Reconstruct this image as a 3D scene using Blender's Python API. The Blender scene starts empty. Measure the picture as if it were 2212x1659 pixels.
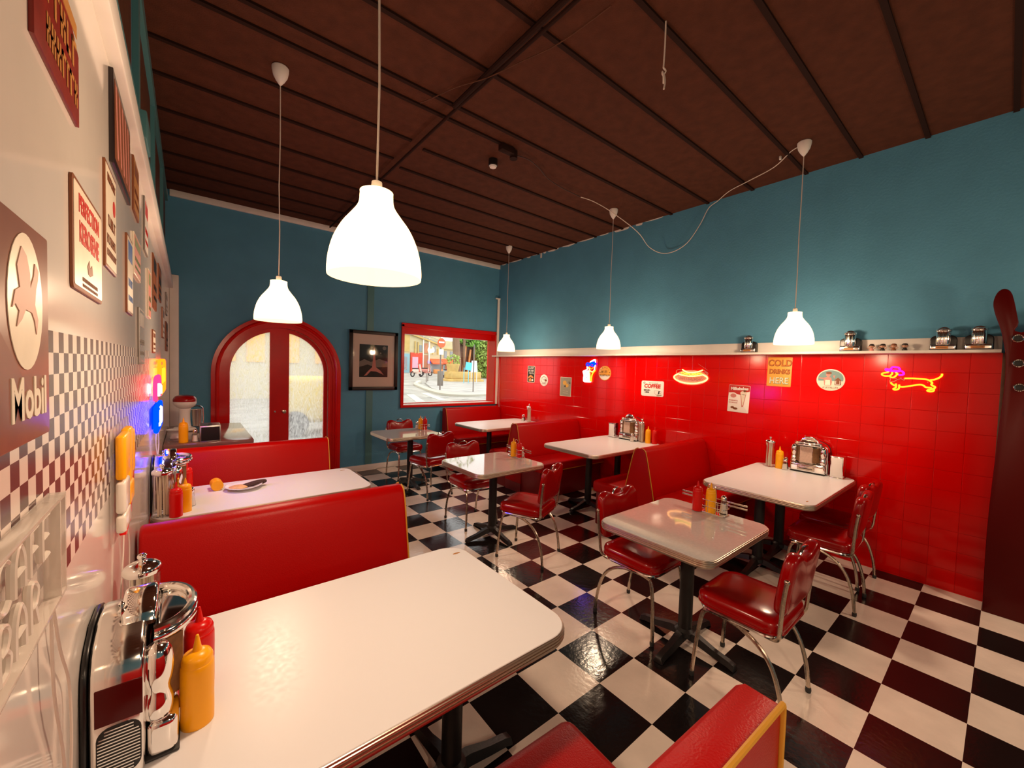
import bpy, bmesh, math, random
from math import pi, sin, cos, radians as RAD
from mathutils import Vector as V, Matrix as MX, geometry as GEO
random.seed(7)
SC = bpy.context.scene
COL = SC.collection
MID = MX.Identity(4)

# ---------------------------------------------------------------- materials
MT = {}
def nodes(name):
    m = bpy.data.materials.new(name); m.use_nodes = True
    nt = m.node_tree
    for n in list(nt.nodes): nt.nodes.remove(n)
    MT[name] = m
    return m, nt, nt.nodes.new('ShaderNodeOutputMaterial')
def lk(nt, a, b): nt.links.new(a, b)
def pmat(name, col, rough=.5, metal=0., spec=.5, coat=0., coat_r=.1, bump=0., bscale=60., var=0., vscale=8., trans=0., ior=1.45, rvar=0., rscale=6., emi=None, emis=0., alpha=1., detail=3.):
    m, nt, out = nodes(name)
    b = nt.nodes.new('ShaderNodeBsdfPrincipled'); lk(nt, b.outputs[0], out.inputs[0])
    I = b.inputs
    I['Base Color'].default_value = (*col, 1); I['Roughness'].default_value = rough; I['Metallic'].default_value = metal
    I['Specular IOR Level'].default_value = spec; I['Coat Weight'].default_value = coat; I['Coat Roughness'].default_value = coat_r
    I['Transmission Weight'].default_value = trans; I['IOR'].default_value = ior; I['Alpha'].default_value = alpha
    if emi: I['Emission Color'].default_value = (*emi, 1); I['Emission Strength'].default_value = emis
    tc = nt.nodes.new('ShaderNodeTexCoord')
    if var:
        n = nt.nodes.new('ShaderNodeTexNoise'); n.inputs['Scale'].default_value = vscale; n.inputs['Detail'].default_value = detail
        lk(nt, tc.outputs['Object'], n.inputs['Vector'])
        r = nt.nodes.new('ShaderNodeValToRGB'); r.color_ramp.elements[0].position = .3; r.color_ramp.elements[1].position = .7
        r.color_ramp.elements[0].color = (*[c*(1-var) for c in col], 1); r.color_ramp.elements[1].color = (*[min(1, c*(1+var*.5)) for c in col], 1)
        lk(nt, n.outputs['Fac'], r.inputs[0]); lk(nt, r.outputs[0], I['Base Color'])
    if rvar:
        n = nt.nodes.new('ShaderNodeTexNoise'); n.inputs['Scale'].default_value = rscale; n.inputs['Detail'].default_value = 4
        lk(nt, tc.outputs['Object'], n.inputs['Vector'])
        mr = nt.nodes.new('ShaderNodeMapRange'); mr.inputs[1].default_value = .3; mr.inputs[2].default_value = .7
        mr.inputs[3].default_value = max(.02, rough-rvar); mr.inputs[4].default_value = rough+rvar
        lk(nt, n.outputs['Fac'], mr.inputs[0]); lk(nt, mr.outputs[0], I['Roughness'])
    if bump:
        n = nt.nodes.new('ShaderNodeTexNoise'); n.inputs['Scale'].default_value = bscale; n.inputs['Detail'].default_value = 3
        lk(nt, tc.outputs['Object'], n.inputs['Vector'])
        bp = nt.nodes.new('ShaderNodeBump'); bp.inputs['Strength'].default_value = bump; bp.inputs['Distance'].default_value = .01
        lk(nt, n.outputs['Fac'], bp.inputs['Height']); lk(nt, bp.outputs[0], I['Normal'])
    return m
def emat(name, col, s):
    m, nt, out = nodes(name)
    e = nt.nodes.new('ShaderNodeEmission'); e.inputs[0].default_value = (*col, 1); e.inputs[1].default_value = s
    lk(nt, e.outputs[0], out.inputs[0]); return m

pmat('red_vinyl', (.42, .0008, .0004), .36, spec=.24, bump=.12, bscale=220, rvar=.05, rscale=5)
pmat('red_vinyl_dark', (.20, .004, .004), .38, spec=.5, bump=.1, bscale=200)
pmat('chair_red', (.31, .0015, .0015), .20, spec=.42, coat=.15, coat_r=.12)
pmat('gold_piping', (.62, .30, .03), .4, spec=.5)
pmat('chrome', (.80, .77, .74), .12, metal=1., rvar=.04, rscale=30)
pmat('aged_chrome', (.56, .47, .38), .27, metal=1., rvar=.06, rscale=40, var=.08, vscale=50)
pmat('table_edge', (.58, .47, .38), .36, metal=1.)
pmat('sign_red_haze', (.26, .09, .055), .3, var=.15, vscale=14)  # lightened brown paints reflection haze over a dark red sign
pmat('bright_chrome', (.86, .83, .80), .07, metal=1.)
pmat('laminate', (.78, .78, .80), .34, spec=.42, rvar=.05, rscale=60)
pmat('laminate_speckled', (.66, .60, .57), .045, spec=.6, var=.07, vscale=60, rvar=.02, rscale=40, detail=8)
pmat('black_iron', (.012, .010, .010), .42, spec=.5, bump=.1, bscale=80)
pmat('black_plastic', (.01, .009, .009), .3)
pmat('white_paint', (.80, .76, .72), .45, var=.05, vscale=6)
pmat('teal_paint', (.088, .285, .44), .60, spec=.3, bump=.15, bscale=55, var=.08, vscale=3)
pmat('teal_gloss', (.08, .22, .24), .35, bump=.05)
pmat('ceiling_brown', (.088, .027, .013), .8, spec=.2, bump=.35, bscale=140, var=.2, vscale=12)
pmat('fittings_and_groove_shade', (.022, .007, .004), .8, spec=.2)  # dark tone paints in the shade of ceiling grooves; also colours conduit and box
pmat('red_gloss', (.60, .003, .0015), .24, spec=.4, bump=.06, bscale=12, var=.08, vscale=5)
pmat('dark_red_gloss', (.075, .002, .0015), .3, spec=.2)
pmat('brown_wood', (.10, .035, .015), .5, bump=.1, bscale=30, var=.3, vscale=20)
pmat('white_gloss', (.84, .78, .73), .12, spec=.5, coat=.3, coat_r=.06, bump=.02, bscale=3, var=.03)
pmat('mustard', (.96, .42, .002), .32, spec=.5)
pmat('ketchup', (.62, .004, .002), .28, spec=.4)
pmat('white_plastic', (.85, .80, .76), .35)
pmat('cord_white', (.72, .62, .55), .5)
pmat('cord_dark', (.05, .02, .015), .6)
pmat('clear_glass', (.97, .97, .97), .02, trans=1., ior=1.3)
pmat('clear_acrylic', (.86, .80, .74), .10, spec=.5, alpha=.26)
pmat('acrylic_edge', (.80, .72, .64), .15, spec=.5, alpha=.55)
pmat('tube_off', (.78, .70, .62), .22, spec=.5, coat=.4)
pmat('straw_paper', (.80, .72, .58), .7)
pmat('paper_panel', (.60, .42, .33), .55, var=.12, vscale=60)
pmat('paper_dark', (.22, .10, .035), .55, var=.2, vscale=60)
pmat('label_orange', (.62, .24, .07), .5)
pmat('black_mat', (.006, .005, .005), .5)
pmat('frame_dark', (.014, .006, .006), .35)
pmat('cream_card', (.72, .60, .52), .5, spec=.3)
pmat('sign_cream', (.80, .72, .58), .35, var=.06, vscale=20)
pmat('sign_white', (.85, .80, .74), .3)
pmat('sign_orange', (.80, .36, .06), .35, var=.08, vscale=30)
pmat('sign_grey', (.36, .34, .26), .4, var=.06, vscale=20)
pmat('sign_red', (.20, .012, .006), .4, var=.2, vscale=30)
pmat('ink_red', (.52, .03, .02), .45)
pmat('ink_rust', (.50, .16, .02), .45)
pmat('ink_brown', (.20, .06, .02), .5)
pmat('ink_gold', (.45, .20, .05), .5)
pmat('ink_black', (.012, .010, .010), .5)
pmat('ink_teal', (.16, .28, .27), .5)
pmat('ink_faded', (.60, .36, .29), .5)
pmat('ink_pink', (.62, .24, .20), .5)
pmat('ink_grey', (.22, .19, .17), .5)
pmat('ink_white', (.85, .82, .78), .45)
pmat('ink_yellow', (.80, .45, .08), .5)
pmat('ink_green', (.20, .26, .12), .5)
pmat('ink_blue', (.02, .12, .45), .4)
pmat('skin_figure', (.55, .28, .18), .5)
pmat('hair_dark', (.03, .015, .01), .5)
pmat('patty', (.055, .018, .012), .5, bump=.8, bscale=120)
pmat('fries_food', (.75, .45, .20), .5, bump=.5, bscale=60, var=.2, vscale=30)
pmat('ceramic', (.85, .82, .80), .15, coat=.5)
pmat('steel_brushed', (.55, .50, .46), .32, metal=1.)
pmat('counter_top', (.22, .10, .09), .14, spec=.6, coat=.5, var=.15, vscale=9)
pmat('outside_ground', (.34, .335, .30), .8, var=.35, vscale=1.6, detail=10)
pmat('outside_pavement', (.37, .365, .34), .8, var=.25, vscale=2.5, detail=8)
pmat('kerb_stone', (.50, .48, .40), .7)
pmat('stone_yellow', (.58, .42, .15), .8, var=.12, vscale=3)
pmat('stone_pale', (.56, .49, .30), .8, var=.08, vscale=3)
pmat('shop_red', (.62, .05, .02), .5)
pmat('shop_blue', (.22, .42, .50), .5)
pmat('shutter_brown', (.45, .18, .10), .6)
pmat('window_dark', (.25, .28, .30), .2)
pmat('pink_glass', (.70, .38, .50), .3)
pmat('awning_red', (.85, .12, .04), .6)
pmat('bark', (.22, .13, .08), .8, bump=.5, bscale=20)
pmat('leaf', (.20, .42, .06), .6, var=.4, vscale=3)
pmat('leaf_pale', (.36, .50, .12), .6, var=.3, vscale=3)
pmat('planter_tan', (.55, .38, .13), .8, var=.15, vscale=4)
pmat('board_blue', (.10, .55, .75), .5)
pmat('board_pale', (.62, .74, .80), .5)
pmat('scooter_grey', (.30, .38, .42), .35)
pmat('rubber', (.03, .03, .03), .6)
pmat('pole_grey', (.16, .14, .12), .5)
pmat('van_yellow', (.75, .55, .12), .5)
emat('neon_yellow', (1., .26, .012), 3.6)
emat('neon_magenta', (1., .01, .9), 3.)
emat('neon_white_warm', (1., .40, .11), 5.)
emat('neon_orange', (1., .30, .03), 4.5)
emat('neon_lime', (.95, .85, .05), 2.0)
emat('neon_white', (1., .96, .92), 4.0)
emat('neon_blue', (.0, .007, 1.), 16.)
emat('neon_red', (1., .008, .04), 9.)
emat('neon_gold', (1., .062, .002), 9.)
emat('blue_glow_fill', (.0, .02, 1.), 3.)  # glow of the plate added to the blue neon
emat('bulb_glow', (1., .75, .45), 2.4)

def grid_mat(name, size, o, axes, c0, c1, rough, **kw):
    """two colours in a chequer of real squares; axes picks the world axes that carry the grid"""
    m = pmat(name, c0, rough, **kw); nt = m.node_tree
    b = [n for n in nt.nodes if n.type == 'BSDF_PRINCIPLED'][0]
    g = nt.nodes.new('ShaderNodeNewGeometry'); s = nt.nodes.new('ShaderNodeSeparateXYZ'); lk(nt, g.outputs['Position'], s.inputs[0])
    cb = nt.nodes.new('ShaderNodeCombineXYZ')
    for k, ax in enumerate(axes):
        a = nt.nodes.new('ShaderNodeMath'); a.operation = 'SUBTRACT'; a.inputs[1].default_value = o[k]
        lk(nt, s.outputs[ax], a.inputs[0])
        d = nt.nodes.new('ShaderNodeMath'); d.operation = 'DIVIDE'; d.inputs[1].default_value = size
        lk(nt, a.outputs[0], d.inputs[0]); lk(nt, d.outputs[0], cb.inputs[k])
    cb.inputs[2].default_value = .5
    ck = nt.nodes.new('ShaderNodeTexChecker'); ck.inputs['Scale'].default_value = 1.
    ck.inputs['Color1'].default_value = (*c0, 1); ck.inputs['Color2'].default_value = (*c1, 1)
    lk(nt, cb.outputs[0], ck.inputs['Vector'])
    # worn variation
    n = nt.nodes.new('ShaderNodeTexNoise'); n.inputs['Scale'].default_value = 5.; n.inputs['Detail'].default_value = 6
    lk(nt, g.outputs['Position'], n.inputs['Vector'])
    r = nt.nodes.new('ShaderNodeMapRange'); r.inputs[1].default_value = .3; r.inputs[2].default_value = .7; r.inputs[3].default_value = .88; r.inputs[4].default_value = 1.05
    lk(nt, n.outputs['Fac'], r.inputs[0])
    mx = nt.nodes.new('ShaderNodeVectorMath'); mx.operation = 'SCALE'
    lk(nt, ck.outputs[0], mx.inputs[0]); lk(nt, r.outputs[0], mx.inputs['Scale']); lk(nt, mx.outputs[0], b.inputs['Base Color'])
    return m
T = .305
FX, FY = 8.484*T, .15964*T
grid_mat('floor_tiles', T, (FX, FY), (0, 1), (.011, .008, .008), (.88, .765, .67), .16, spec=.42, bump=.09, bscale=38, rvar=.07, rscale=3)
grid_mat('checker_paper', .0347, (.929+.0347*50, 1.667), (1, 2), (.11, .06, .06), (.80, .70, .64), .20, spec=.42)

def tile_mat():
    m = pmat('red_tiles', (.64, .0006, .0003), .11, spec=.34); nt = m.node_tree
    b = [n for n in nt.nodes if n.type == 'BSDF_PRINCIPLED'][0]
    g = nt.nodes.new('ShaderNodeNewGeometry'); s = nt.nodes.new('ShaderNodeSeparateXYZ'); lk(nt, g.outputs['Position'], s.inputs[0])
    outs = []
    for ax, o in ((1, .498), (2, 1.7)):
        a = nt.nodes.new('ShaderNodeMath'); a.operation = 'SUBTRACT'; a.inputs[1].default_value = o-20*.1535; lk(nt, s.outputs[ax], a.inputs[0])
        d = nt.nodes.new('ShaderNodeMath'); d.operation = 'DIVIDE'; d.inputs[1].default_value = .1535; lk(nt, a.outputs[0], d.inputs[0])
        f = nt.nodes.new('ShaderNodeMath'); f.operation = 'FRACT'; lk(nt, d.outputs[0], f.inputs[0])
        p = nt.nodes.new('ShaderNodeMath'); p.operation = 'PINGPONG'; p.inputs[1].default_value = .5; lk(nt, f.outputs[0], p.inputs[0])
        outs.append(p.outputs[0])
    mn = nt.nodes.new('ShaderNodeMath'); mn.operation = 'MINIMUM'; lk(nt, outs[0], mn.inputs[0]); lk(nt, outs[1], mn.inputs[1])
    r = nt.nodes.new('ShaderNodeMapRange'); r.inputs[1].default_value = .004; r.inputs[2].default_value = .016; lk(nt, mn.outputs[0], r.inputs[0])
    bp = nt.nodes.new('ShaderNodeBump'); bp.inputs['Strength'].default_value = .5; bp.inputs['Distance'].default_value = .004
    n = nt.nodes.new('ShaderNodeTexNoise'); n.inputs['Scale'].default_value = 5; lk(nt, g.outputs['Position'], n.inputs['Vector'])
    ad = nt.nodes.new('ShaderNodeMath'); ad.operation = 'MULTIPLY_ADD'; ad.inputs[1].default_value = .10; lk(nt, n.outputs['Fac'], ad.inputs[0]); lk(nt, r.outputs[0], ad.inputs[2])
    lk(nt, ad.outputs[0], bp.inputs['Height']); lk(nt, bp.outputs[0], b.inputs['Normal'])
    mix = nt.nodes.new('ShaderNodeMix'); mix.data_type = 'RGBA'
    mix.inputs['A'].default_value = (.48, .001, .0006, 1); mix.inputs['B'].default_value = (.64, .0006, .0003, 1)
    lk(nt, r.outputs[0], mix.inputs['Factor']); lk(nt, mix.outputs['Result'], b.inputs['Base Color'])
tile_mat()

def shade_mat():
    m, nt, out = nodes('lamp_glass')
    tr = nt.nodes.new('ShaderNodeBsdfTransparent'); tr.inputs[0].default_value = (1, .97, .92, 1)
    e = nt.nodes.new('ShaderNodeEmission'); e.inputs[0].default_value = (1, .64, .30, 1); e.inputs[1].default_value = 5.6
    mx = nt.nodes.new('ShaderNodeMixShader'); mx.inputs[0].default_value = .50
    lk(nt, tr.outputs[0], mx.inputs[1]); lk(nt, e.outputs[0], mx.inputs[2]); lk(nt, mx.outputs[0], out.inputs[0])
shade_mat()
def frost_mat():
    m, nt, out = nodes('frosted_glass')
    tl = nt.nodes.new('ShaderNodeBsdfTranslucent'); tl.inputs[0].default_value = (.66, .66, .68, 1)
    rf = nt.nodes.new('ShaderNodeBsdfRefraction'); rf.inputs['Roughness'].default_value = .12; rf.inputs['IOR'].default_value = 1.02
    tc = nt.nodes.new('ShaderNodeTexCoord')
    n = nt.nodes.new('ShaderNodeTexNoise'); n.inputs['Scale'].default_value = 5; n.inputs['Detail'].default_value = 10; n.inputs['Distortion'].default_value = 2.
    mp = nt.nodes.new('ShaderNodeMapping'); mp.inputs['Scale'].default_value = (6, 1, 1.6); mp.inputs['Rotation'].default_value = (0, .5, 0)
    lk(nt, tc.outputs['Object'], mp.inputs[0]); lk(nt, mp.outputs[0], n.inputs['Vector'])
    r = nt.nodes.new('ShaderNodeMapRange'); r.inputs[1].default_value = .35; r.inputs[2].default_value = .68; r.inputs[3].default_value = .30; r.inputs[4].default_value = .78
    lk(nt, n.outputs['Fac'], r.inputs[0])
    mx = nt.nodes.new('ShaderNodeMixShader'); lk(nt, r.outputs[0], mx.inputs[0]); lk(nt, rf.outputs[0], mx.inputs[1]); lk(nt, tl.outputs[0], mx.inputs[2])
    gl = nt.nodes.new('ShaderNodeBsdfGlossy'); gl.inputs['Roughness'].default_value = .2
    m2 = nt.nodes.new('ShaderNodeMixShader'); m2.inputs[0].default_value = .05; lk(nt, mx.outputs[0], m2.inputs[1]); lk(nt, gl.outputs[0], m2.inputs[2])
    lk(nt, m2.outputs[0], out.inputs[0])
frost_mat()
def pane_mat():
    m, nt, out = nodes('window_glass')
    tr = nt.nodes.new('ShaderNodeBsdfTransparent'); gl = nt.nodes.new('ShaderNodeBsdfGlossy'); gl.inputs['Roughness'].default_value = .02
    fr = nt.nodes.new('ShaderNodeFresnel'); fr.inputs[0].default_value = 1.3
    mx = nt.nodes.new('ShaderNodeMixShader'); lk(nt, fr.outputs[0], mx.inputs[0]); lk(nt, tr.outputs[0], mx.inputs[1]); lk(nt, gl.outputs[0], mx.inputs[2])
    lk(nt, mx.outputs[0], out.inputs[0])
pane_mat()
def jar_mat(name, tint, base):
    m, nt, out = nodes(name)
    tr = nt.nodes.new('ShaderNodeBsdfTransparent'); tr.inputs[0].default_value = (*tint, 1)
    gl = nt.nodes.new('ShaderNodeBsdfGlossy'); gl.inputs['Roughness'].default_value = .04
    lw = nt.nodes.new('ShaderNodeLayerWeight'); lw.inputs[0].default_value = base
    mx = nt.nodes.new('ShaderNodeMixShader'); lk(nt, lw.outputs['Facing'], mx.inputs[0]); lk(nt, tr.outputs[0], mx.inputs[1]); lk(nt, gl.outputs[0], mx.inputs[2])
    lk(nt, mx.outputs[0], out.inputs[0])
jar_mat('jar_glass', (.96, .95, .93), .35)
jar_mat('picture_glass', (.95, .95, .95), .18)

# ---------------------------------------------------------------- mesh builder
class MB:
    def __init__(s): s.b = bmesh.new(); s.mats = []; s.mi = 0; s.M = MID
    def m(s, name):
        if name not in s.mats: s.mats.append(name)
        s.mi = s.mats.index(name); return s
    def _join(s, t, M=None):
        M = s.M @ (M or MID)
        vm = {}
        for v in t.verts: vm[v] = s.b.verts.new(M @ v.co)
        for f in t.faces:
            try: nf = s.b.faces.new([vm[v] for v in f.verts])
            except ValueError: continue
            nf.material_index = s.mi
        t.free(); return s
    def box(s, x0, x1, y0, y1, z0, z1, bev=0., seg=2, M=None):
        t = bmesh.new(); bmesh.ops.create_cube(t, size=1.)
        for v in t.verts: v.co = V(((x0+x1)/2+v.co.x*(x1-x0), (y0+y1)/2+v.co.y*(y1-y0), (z0+z1)/2+v.co.z*(z1-z0)))
        if bev: bmesh.ops.bevel(t, geom=t.edges[:], offset=bev, segments=seg, profile=.5, affect='EDGES')
        return s._join(t, M)
    def lathe(s, prof, n=24, M=None, cap=True):
        t = bmesh.new(); rings = []
        for r, z in prof:
            if r < 1e-6: rings.append([t.verts.new((0, 0, z))])
            else: rings.append([t.verts.new((r*cos(2*pi*k/n), r*sin(2*pi*k/n), z)) for k in range(n)])
        for a, b in zip(rings[:-1], rings[1:]):
            if len(a) == 1 and len(b) == 1: continue
            for k in range(n):
                k2 = (k+1) % n
                if len(a) == 1: t.faces.new([a[0], b[k2], b[k]])
                elif len(b) == 1: t.faces.new([a[k], a[k2], b[0]])
                else: t.faces.new([a[k], a[k2], b[k2], b[k]])
        if cap:
            for rg, rev in ((rings[0], 1), (rings[-1], 0)):
                if len(rg) > 1: t.faces.new(rg[::-1] if rev else rg)
        bmesh.ops.recalc_face_normals(t, faces=t.faces[:])
        return s._join(t, M)
    def prism(s, pts, z0, z1, bev=0., seg=2, M=None, vbev=False):
        """outline in xy, extruded along z"""
        t = bmesh.new()
        a = [t.verts.new((p[0], p[1], z0)) for p in pts]; b = [t.verts.new((p[0], p[1], z1)) for p in pts]
        n = len(pts); fa = t.faces.new(a[::-1]); fb = t.faces.new(b)
        for k in range(n): t.faces.new([a[k], a[(k+1) % n], b[(k+1) % n], b[k]])
        bmesh.ops.recalc_face_normals(t, faces=t.faces[:])
        if bev:
            es = [e for e in t.edges if abs(e.verts[0].co.z-e.verts[1].co.z) < 1e-7]
            bmesh.ops.bevel(t, geom=es, offset=bev, segments=seg, profile=.5, affect='EDGES')
        return s._join(t, M)
    def tube(s, pts, r, n=8, closed=False, M=None, cap=True):
        pts = [V(p) for p in pts]; L = len(pts); rs = r if isinstance(r, (list, tuple)) else [r]*L
        t = bmesh.new(); rings = []
        def tan(i):
            if closed: d = pts[(i+1) % L]-pts[i-1]
            else: d = pts[min(i+1, L-1)]-pts[max(i-1, 0)]
            return d.normalized() if d.length > 1e-9 else V((0, 0, 1))
        d = tan(0); u = d.orthogonal().normalized()
        for i in range(L):
            d2 = tan(i); q = d.rotation_difference(d2); u = q @ u; d = d2
            u = (u-d*u.dot(d)).normalized(); w = d.cross(u)
            rings.append([t.verts.new(pts[i]+(u*cos(2*pi*k/n)+w*sin(2*pi*k/n))*rs[i]) for k in range(n)])
        rng = range(L if closed else L-1)
        for i in rng:
            a, b = rings[i], rings[(i+1) % L]
            off = 0
            if closed and i == L-1:
                off = min(range(n), key=lambda o: (b[o].co-a[0].co).length)
            for k in range(n): t.faces.new([a[k], a[(k+1) % n], b[(k+1+off) % n], b[(k+off) % n]])
        if cap and not closed: t.faces.new(rings[0][::-1]); t.faces.new(rings[-1])
        return s._join(t, M)
    def sphere(s, r, M=None, u=16, v=10):
        t = bmesh.new(); bmesh.ops.create_uvsphere(t, u_segments=u, v_segments=v, radius=r); return s._join(t, M)
    def poly(s, pts, M=None):
        t = bmesh.new(); t.faces.new([t.verts.new(p) for p in pts]); return s._join(t, M)
    def text(s, txt, size, M, ext=.001, sx=1., bold=0., spacing=1., align='CENTER'):
        c = bpy.data.curves.new('t', 'FONT'); c.body = txt; c.size = size; c.extrude = ext; c.align_x = align; c.align_y = 'CENTER'
        c.offset = bold; c.space_character = spacing; c.resolution_u = 3
        o = bpy.data.objects.new('t', c); COL.objects.link(o)
        me = bpy.data.meshes.new_from_object(o.evaluated_get(bpy.context.evaluated_depsgraph_get()))
        bpy.data.objects.remove(o); bpy.data.curves.remove(c)
        t = bmesh.new(); t.from_mesh(me); bpy.data.meshes.remove(me)
        bmesh.ops.scale(t, vec=(sx, 1, 1), verts=t.verts)
        return s._join(t, M)
    def done(s, name, parent=None, ang=35, smooth=True, M=None):
        me = bpy.data.meshes.new(name)
        bmesh.ops.remove_doubles(s.b, verts=s.b.verts[:], dist=1e-6)
        s.b.to_mesh(me); s.b.free()
        for n in s.mats: me.materials.append(MT[n])
        if smooth and len(me.polygons):
            me.polygons.foreach_set('use_smooth', [True]*len(me.polygons)); me.set_sharp_from_angle(angle=RAD(ang))
        o = bpy.data.objects.new(name, me); COL.objects.link(o)
        if parent: o.parent = parent
        if M is not None: o.matrix_local = M
        return o
def B(mat): return MB().m(mat)

def sp(pts, k=6, closed=False):
    """Catmull-Rom through points"""
    P_ = [V(p) for p in pts]; n = len(P_); out = []
    for i in range(n if closed else n-1):
        g = (lambda j: P_[j % n]) if closed else (lambda j: P_[max(0, min(n-1, j))])
        p0, p1, p2, p3 = g(i-1), g(i), g(i+1), g(i+2)
        for q in range(k):
            t = q/k
            out.append(.5*((2*p1)+(p2-p0)*t+(2*p0-5*p1+4*p2-p3)*t*t+(3*p1-p0-3*p2+p3)*t**3))
    if not closed: out.append(P_[-1])
    return out
def rrect(x0, x1, y0, y1, r, n=6):
    o = []
    for cx, cy, a in ((x1-r, y1-r, 0), (x0+r, y1-r, 90), (x0+r, y0+r, 180), (x1-r, y0+r, 270)):
        for k in range(n+1):
            t = RAD(a+90*k/n); o.append((cx+r*cos(t), cy+r*sin(t)))
    return o
def ell(cx, cy, rx, ry, n=32, a0=0, a1=360):
    full = (a1-a0) == 360
    return [(cx+rx*cos(RAD(a0+(a1-a0)*k/(n if full else n-1))), cy+ry*sin(RAD(a0+(a1-a0)*k/(n if full else n-1)))) for k in range(n)]
def T3(x, y, z): return MX.Translation((x, y, z))
def RZ(d): return MX.Rotation(RAD(d), 4, 'Z')
def RX(d): return MX.Rotation(RAD(d), 4, 'X')
def RY(d): return MX.Rotation(RAD(d), 4, 'Y')
def SCL(x, y=None, z=None):
    y = x if y is None else y; z = x if z is None else z
    return MX.Diagonal((x, y, z, 1))

def tag(o, label, cat, group=None, kind=None):
    o['label'] = label; o['category'] = cat
    if group: o['group'] = group
    if kind: o['kind'] = kind
    return o
def thing(name, label, cat, M=MID, group=None):
    o = bpy.data.objects.new(name, None); COL.objects.link(o); o.empty_display_size = .05; o.matrix_world = M
    return tag(o, label, cat, group)
def struct(o): o['kind'] = 'structure'; return o
def dup(root, M, label=None, group=None):
    r = root.copy(); COL.objects.link(r); r.matrix_world = M
    if label: r['label'] = label
    if group: r['group'] = group
    for ch in list(root.children):
        c = ch.copy(); COL.objects.link(c); c.parent = r
        for g in list(ch.children):
            d = g.copy(); COL.objects.link(d); d.parent = c
    return r
# wall frames: local x runs to the viewer's right along the wall, y up, z out of the wall
def WR(y, z, x=4.6): return MX(((0, 0, -1, x), (-1, 0, 0, y), (0, 1, 0, z), (0, 0, 0, 1)))
def WL(y, z, x=-.17): return MX(((0, 0, 1, x), (1, 0, 0, y), (0, 1, 0, z), (0, 0, 0, 1)))
def WB(x, z, y=6.18): return MX(((1, 0, 0, x), (0, 0, -1, y), (0, 1, 0, z), (0, 0, 0, 1)))
# ================================================================= ROOM SHELL
YB, XR, XL, ZC, YF = 6.18, 4.6, -.17, 3.58, -3.2
B('floor_tiles').box(-.4, 5.2, YF, YB+.02, -.06, 0).done('floor', smooth=False)['kind'] = 'structure'
c = B('ceiling_brown').box(-.4, 5.2, YF, YB+.2, ZC, ZC+.08)
c.m('fittings_and_groove_shade')
for y, x0, x1 in ((-2.6, -.3, 5), (-2.15, -.3, 5), (-1.7, -.3, 5), (-1.25, -.3, 5), (-.8, -.3, 5), (-.38, -.3, 5), (.06, -.3, 5), (.50, -.3, 5), (.91, -.3, 5), (1.31, -.3, 5), (1.78, -.3, 5), (2.245, -.3, 5),
                  (2.69, -.3, 5), (2.86, -.3, 2.15), (3.34, -.3, 1.50), (3.40, 1.64, 5), (3.74, -.3, 1.5), (3.86, 1.62, 5), (4.24, -.3, 5), (4.66, -.3, 5), (5.08, -.3, 5), (5.5, -.3, 5), (5.9, -.3, 5)):
    c.box(x0, x1, y-.015, y+.015, ZC-.014, ZC+.001)  # dark strips stand for shaded grooves between the ceiling panels
struct(c.done('ceiling', smooth=False))
# left wall: glossy white lower part, chequered paper band, teal upper part
w = B('white_gloss').box(-.30, XL, YF, YB, 0, 2.43)
w.m('teal_paint').box(-.30, -.215, YF, YB, 2.43, ZC)
w.m('brown_wood')
for y in (-2., -.8, .4, 1.6, 2.8, 4.0, 5.2):
    w.box(-.218, -.208, y+.06, y+1.05, 2.80, 3.42)
w.m('teal_gloss')
for y in (-2., -.8, .4, 1.6, 2.8, 4.0, 5.2): w.box(-.215, -.19, y-.04, y+.04, 2.52, ZC)
w.box(-.215, -.185, YF, YB, 3.44, 3.52)
struct(w.done('wall_left', smooth=False))
struct(B('white_paint').box(-.215, -.138, YF, YB-.02, 2.43, 2.512, bev=.006).done('trim_1'))
struct(B('white_paint').box(XL+.001, -.088, 6.02, 6.175, 0, 2.585, bev=.004).done('trim_2'))
struct(B('checker_paper').box(XL, XL+.0012, .50, 2.95, 1.2506, 1.667).done('trim_3', smooth=False))

def plate_with_holes(mb, outer, holes, y0, y1):
    """wall slab in xz with holes, thickness y0..y1"""
    loops = [outer]+holes
    tri = GEO.tessellate_polygon([[V((x, z, 0)) for x, z in l] for l in loops])
    flat = [p for l in loops for p in l]
    t = bmesh.new()
    A = [t.verts.new((x, y0, z)) for x, z in flat]; Bk = [t.verts.new((x, y1, z)) for x, z in flat]
    for a, b, c_ in tri:
        t.faces.new([A[a], A[b], A[c_]]); t.faces.new([Bk[c_], Bk[b], Bk[a]])
    i = 0
    for l in loops:
        n = len(l)
        for k in range(n): t.faces.new([A[i+k], A[i+(k+1) % n], Bk[i+(k+1) % n], Bk[i+k]])
        i += n
    bmesh.ops.recalc_face_normals(t, faces=t.faces[:])
    return mb._join(t)
def arch(cx, r, zs, z0=0., n=28):
    return [(cx+r, z0)]+[(cx+r*cos(RAD(180*k/n)), zs+r*sin(RAD(180*k/n))) for k in range(n+1)]+[(cx-r, z0)]
CX, ZS = .975, 1.475
wb = plate_with_holes(B('teal_paint'), [(-.4, -.02), (5.2, -.02), (5.2, ZC), (-.4, ZC)],
    [arch(CX, .67, ZS, .0), [(2.72, .97), (4.57, .97), (4.57, 2.29), (2.72, 2.29)]], YB, YB+.24)
struct(wb.done('wall_back', smooth=False))
struct(B('white_paint').box(-.17, XR, YB-.03, YB, ZC-.075, ZC-.002, bev=.004).done('trim_4'))
struct(B('white_paint').box(1.76, XR, YB-.018, YB, 0, .085, bev=.003).done('baseboard_back'))
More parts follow.
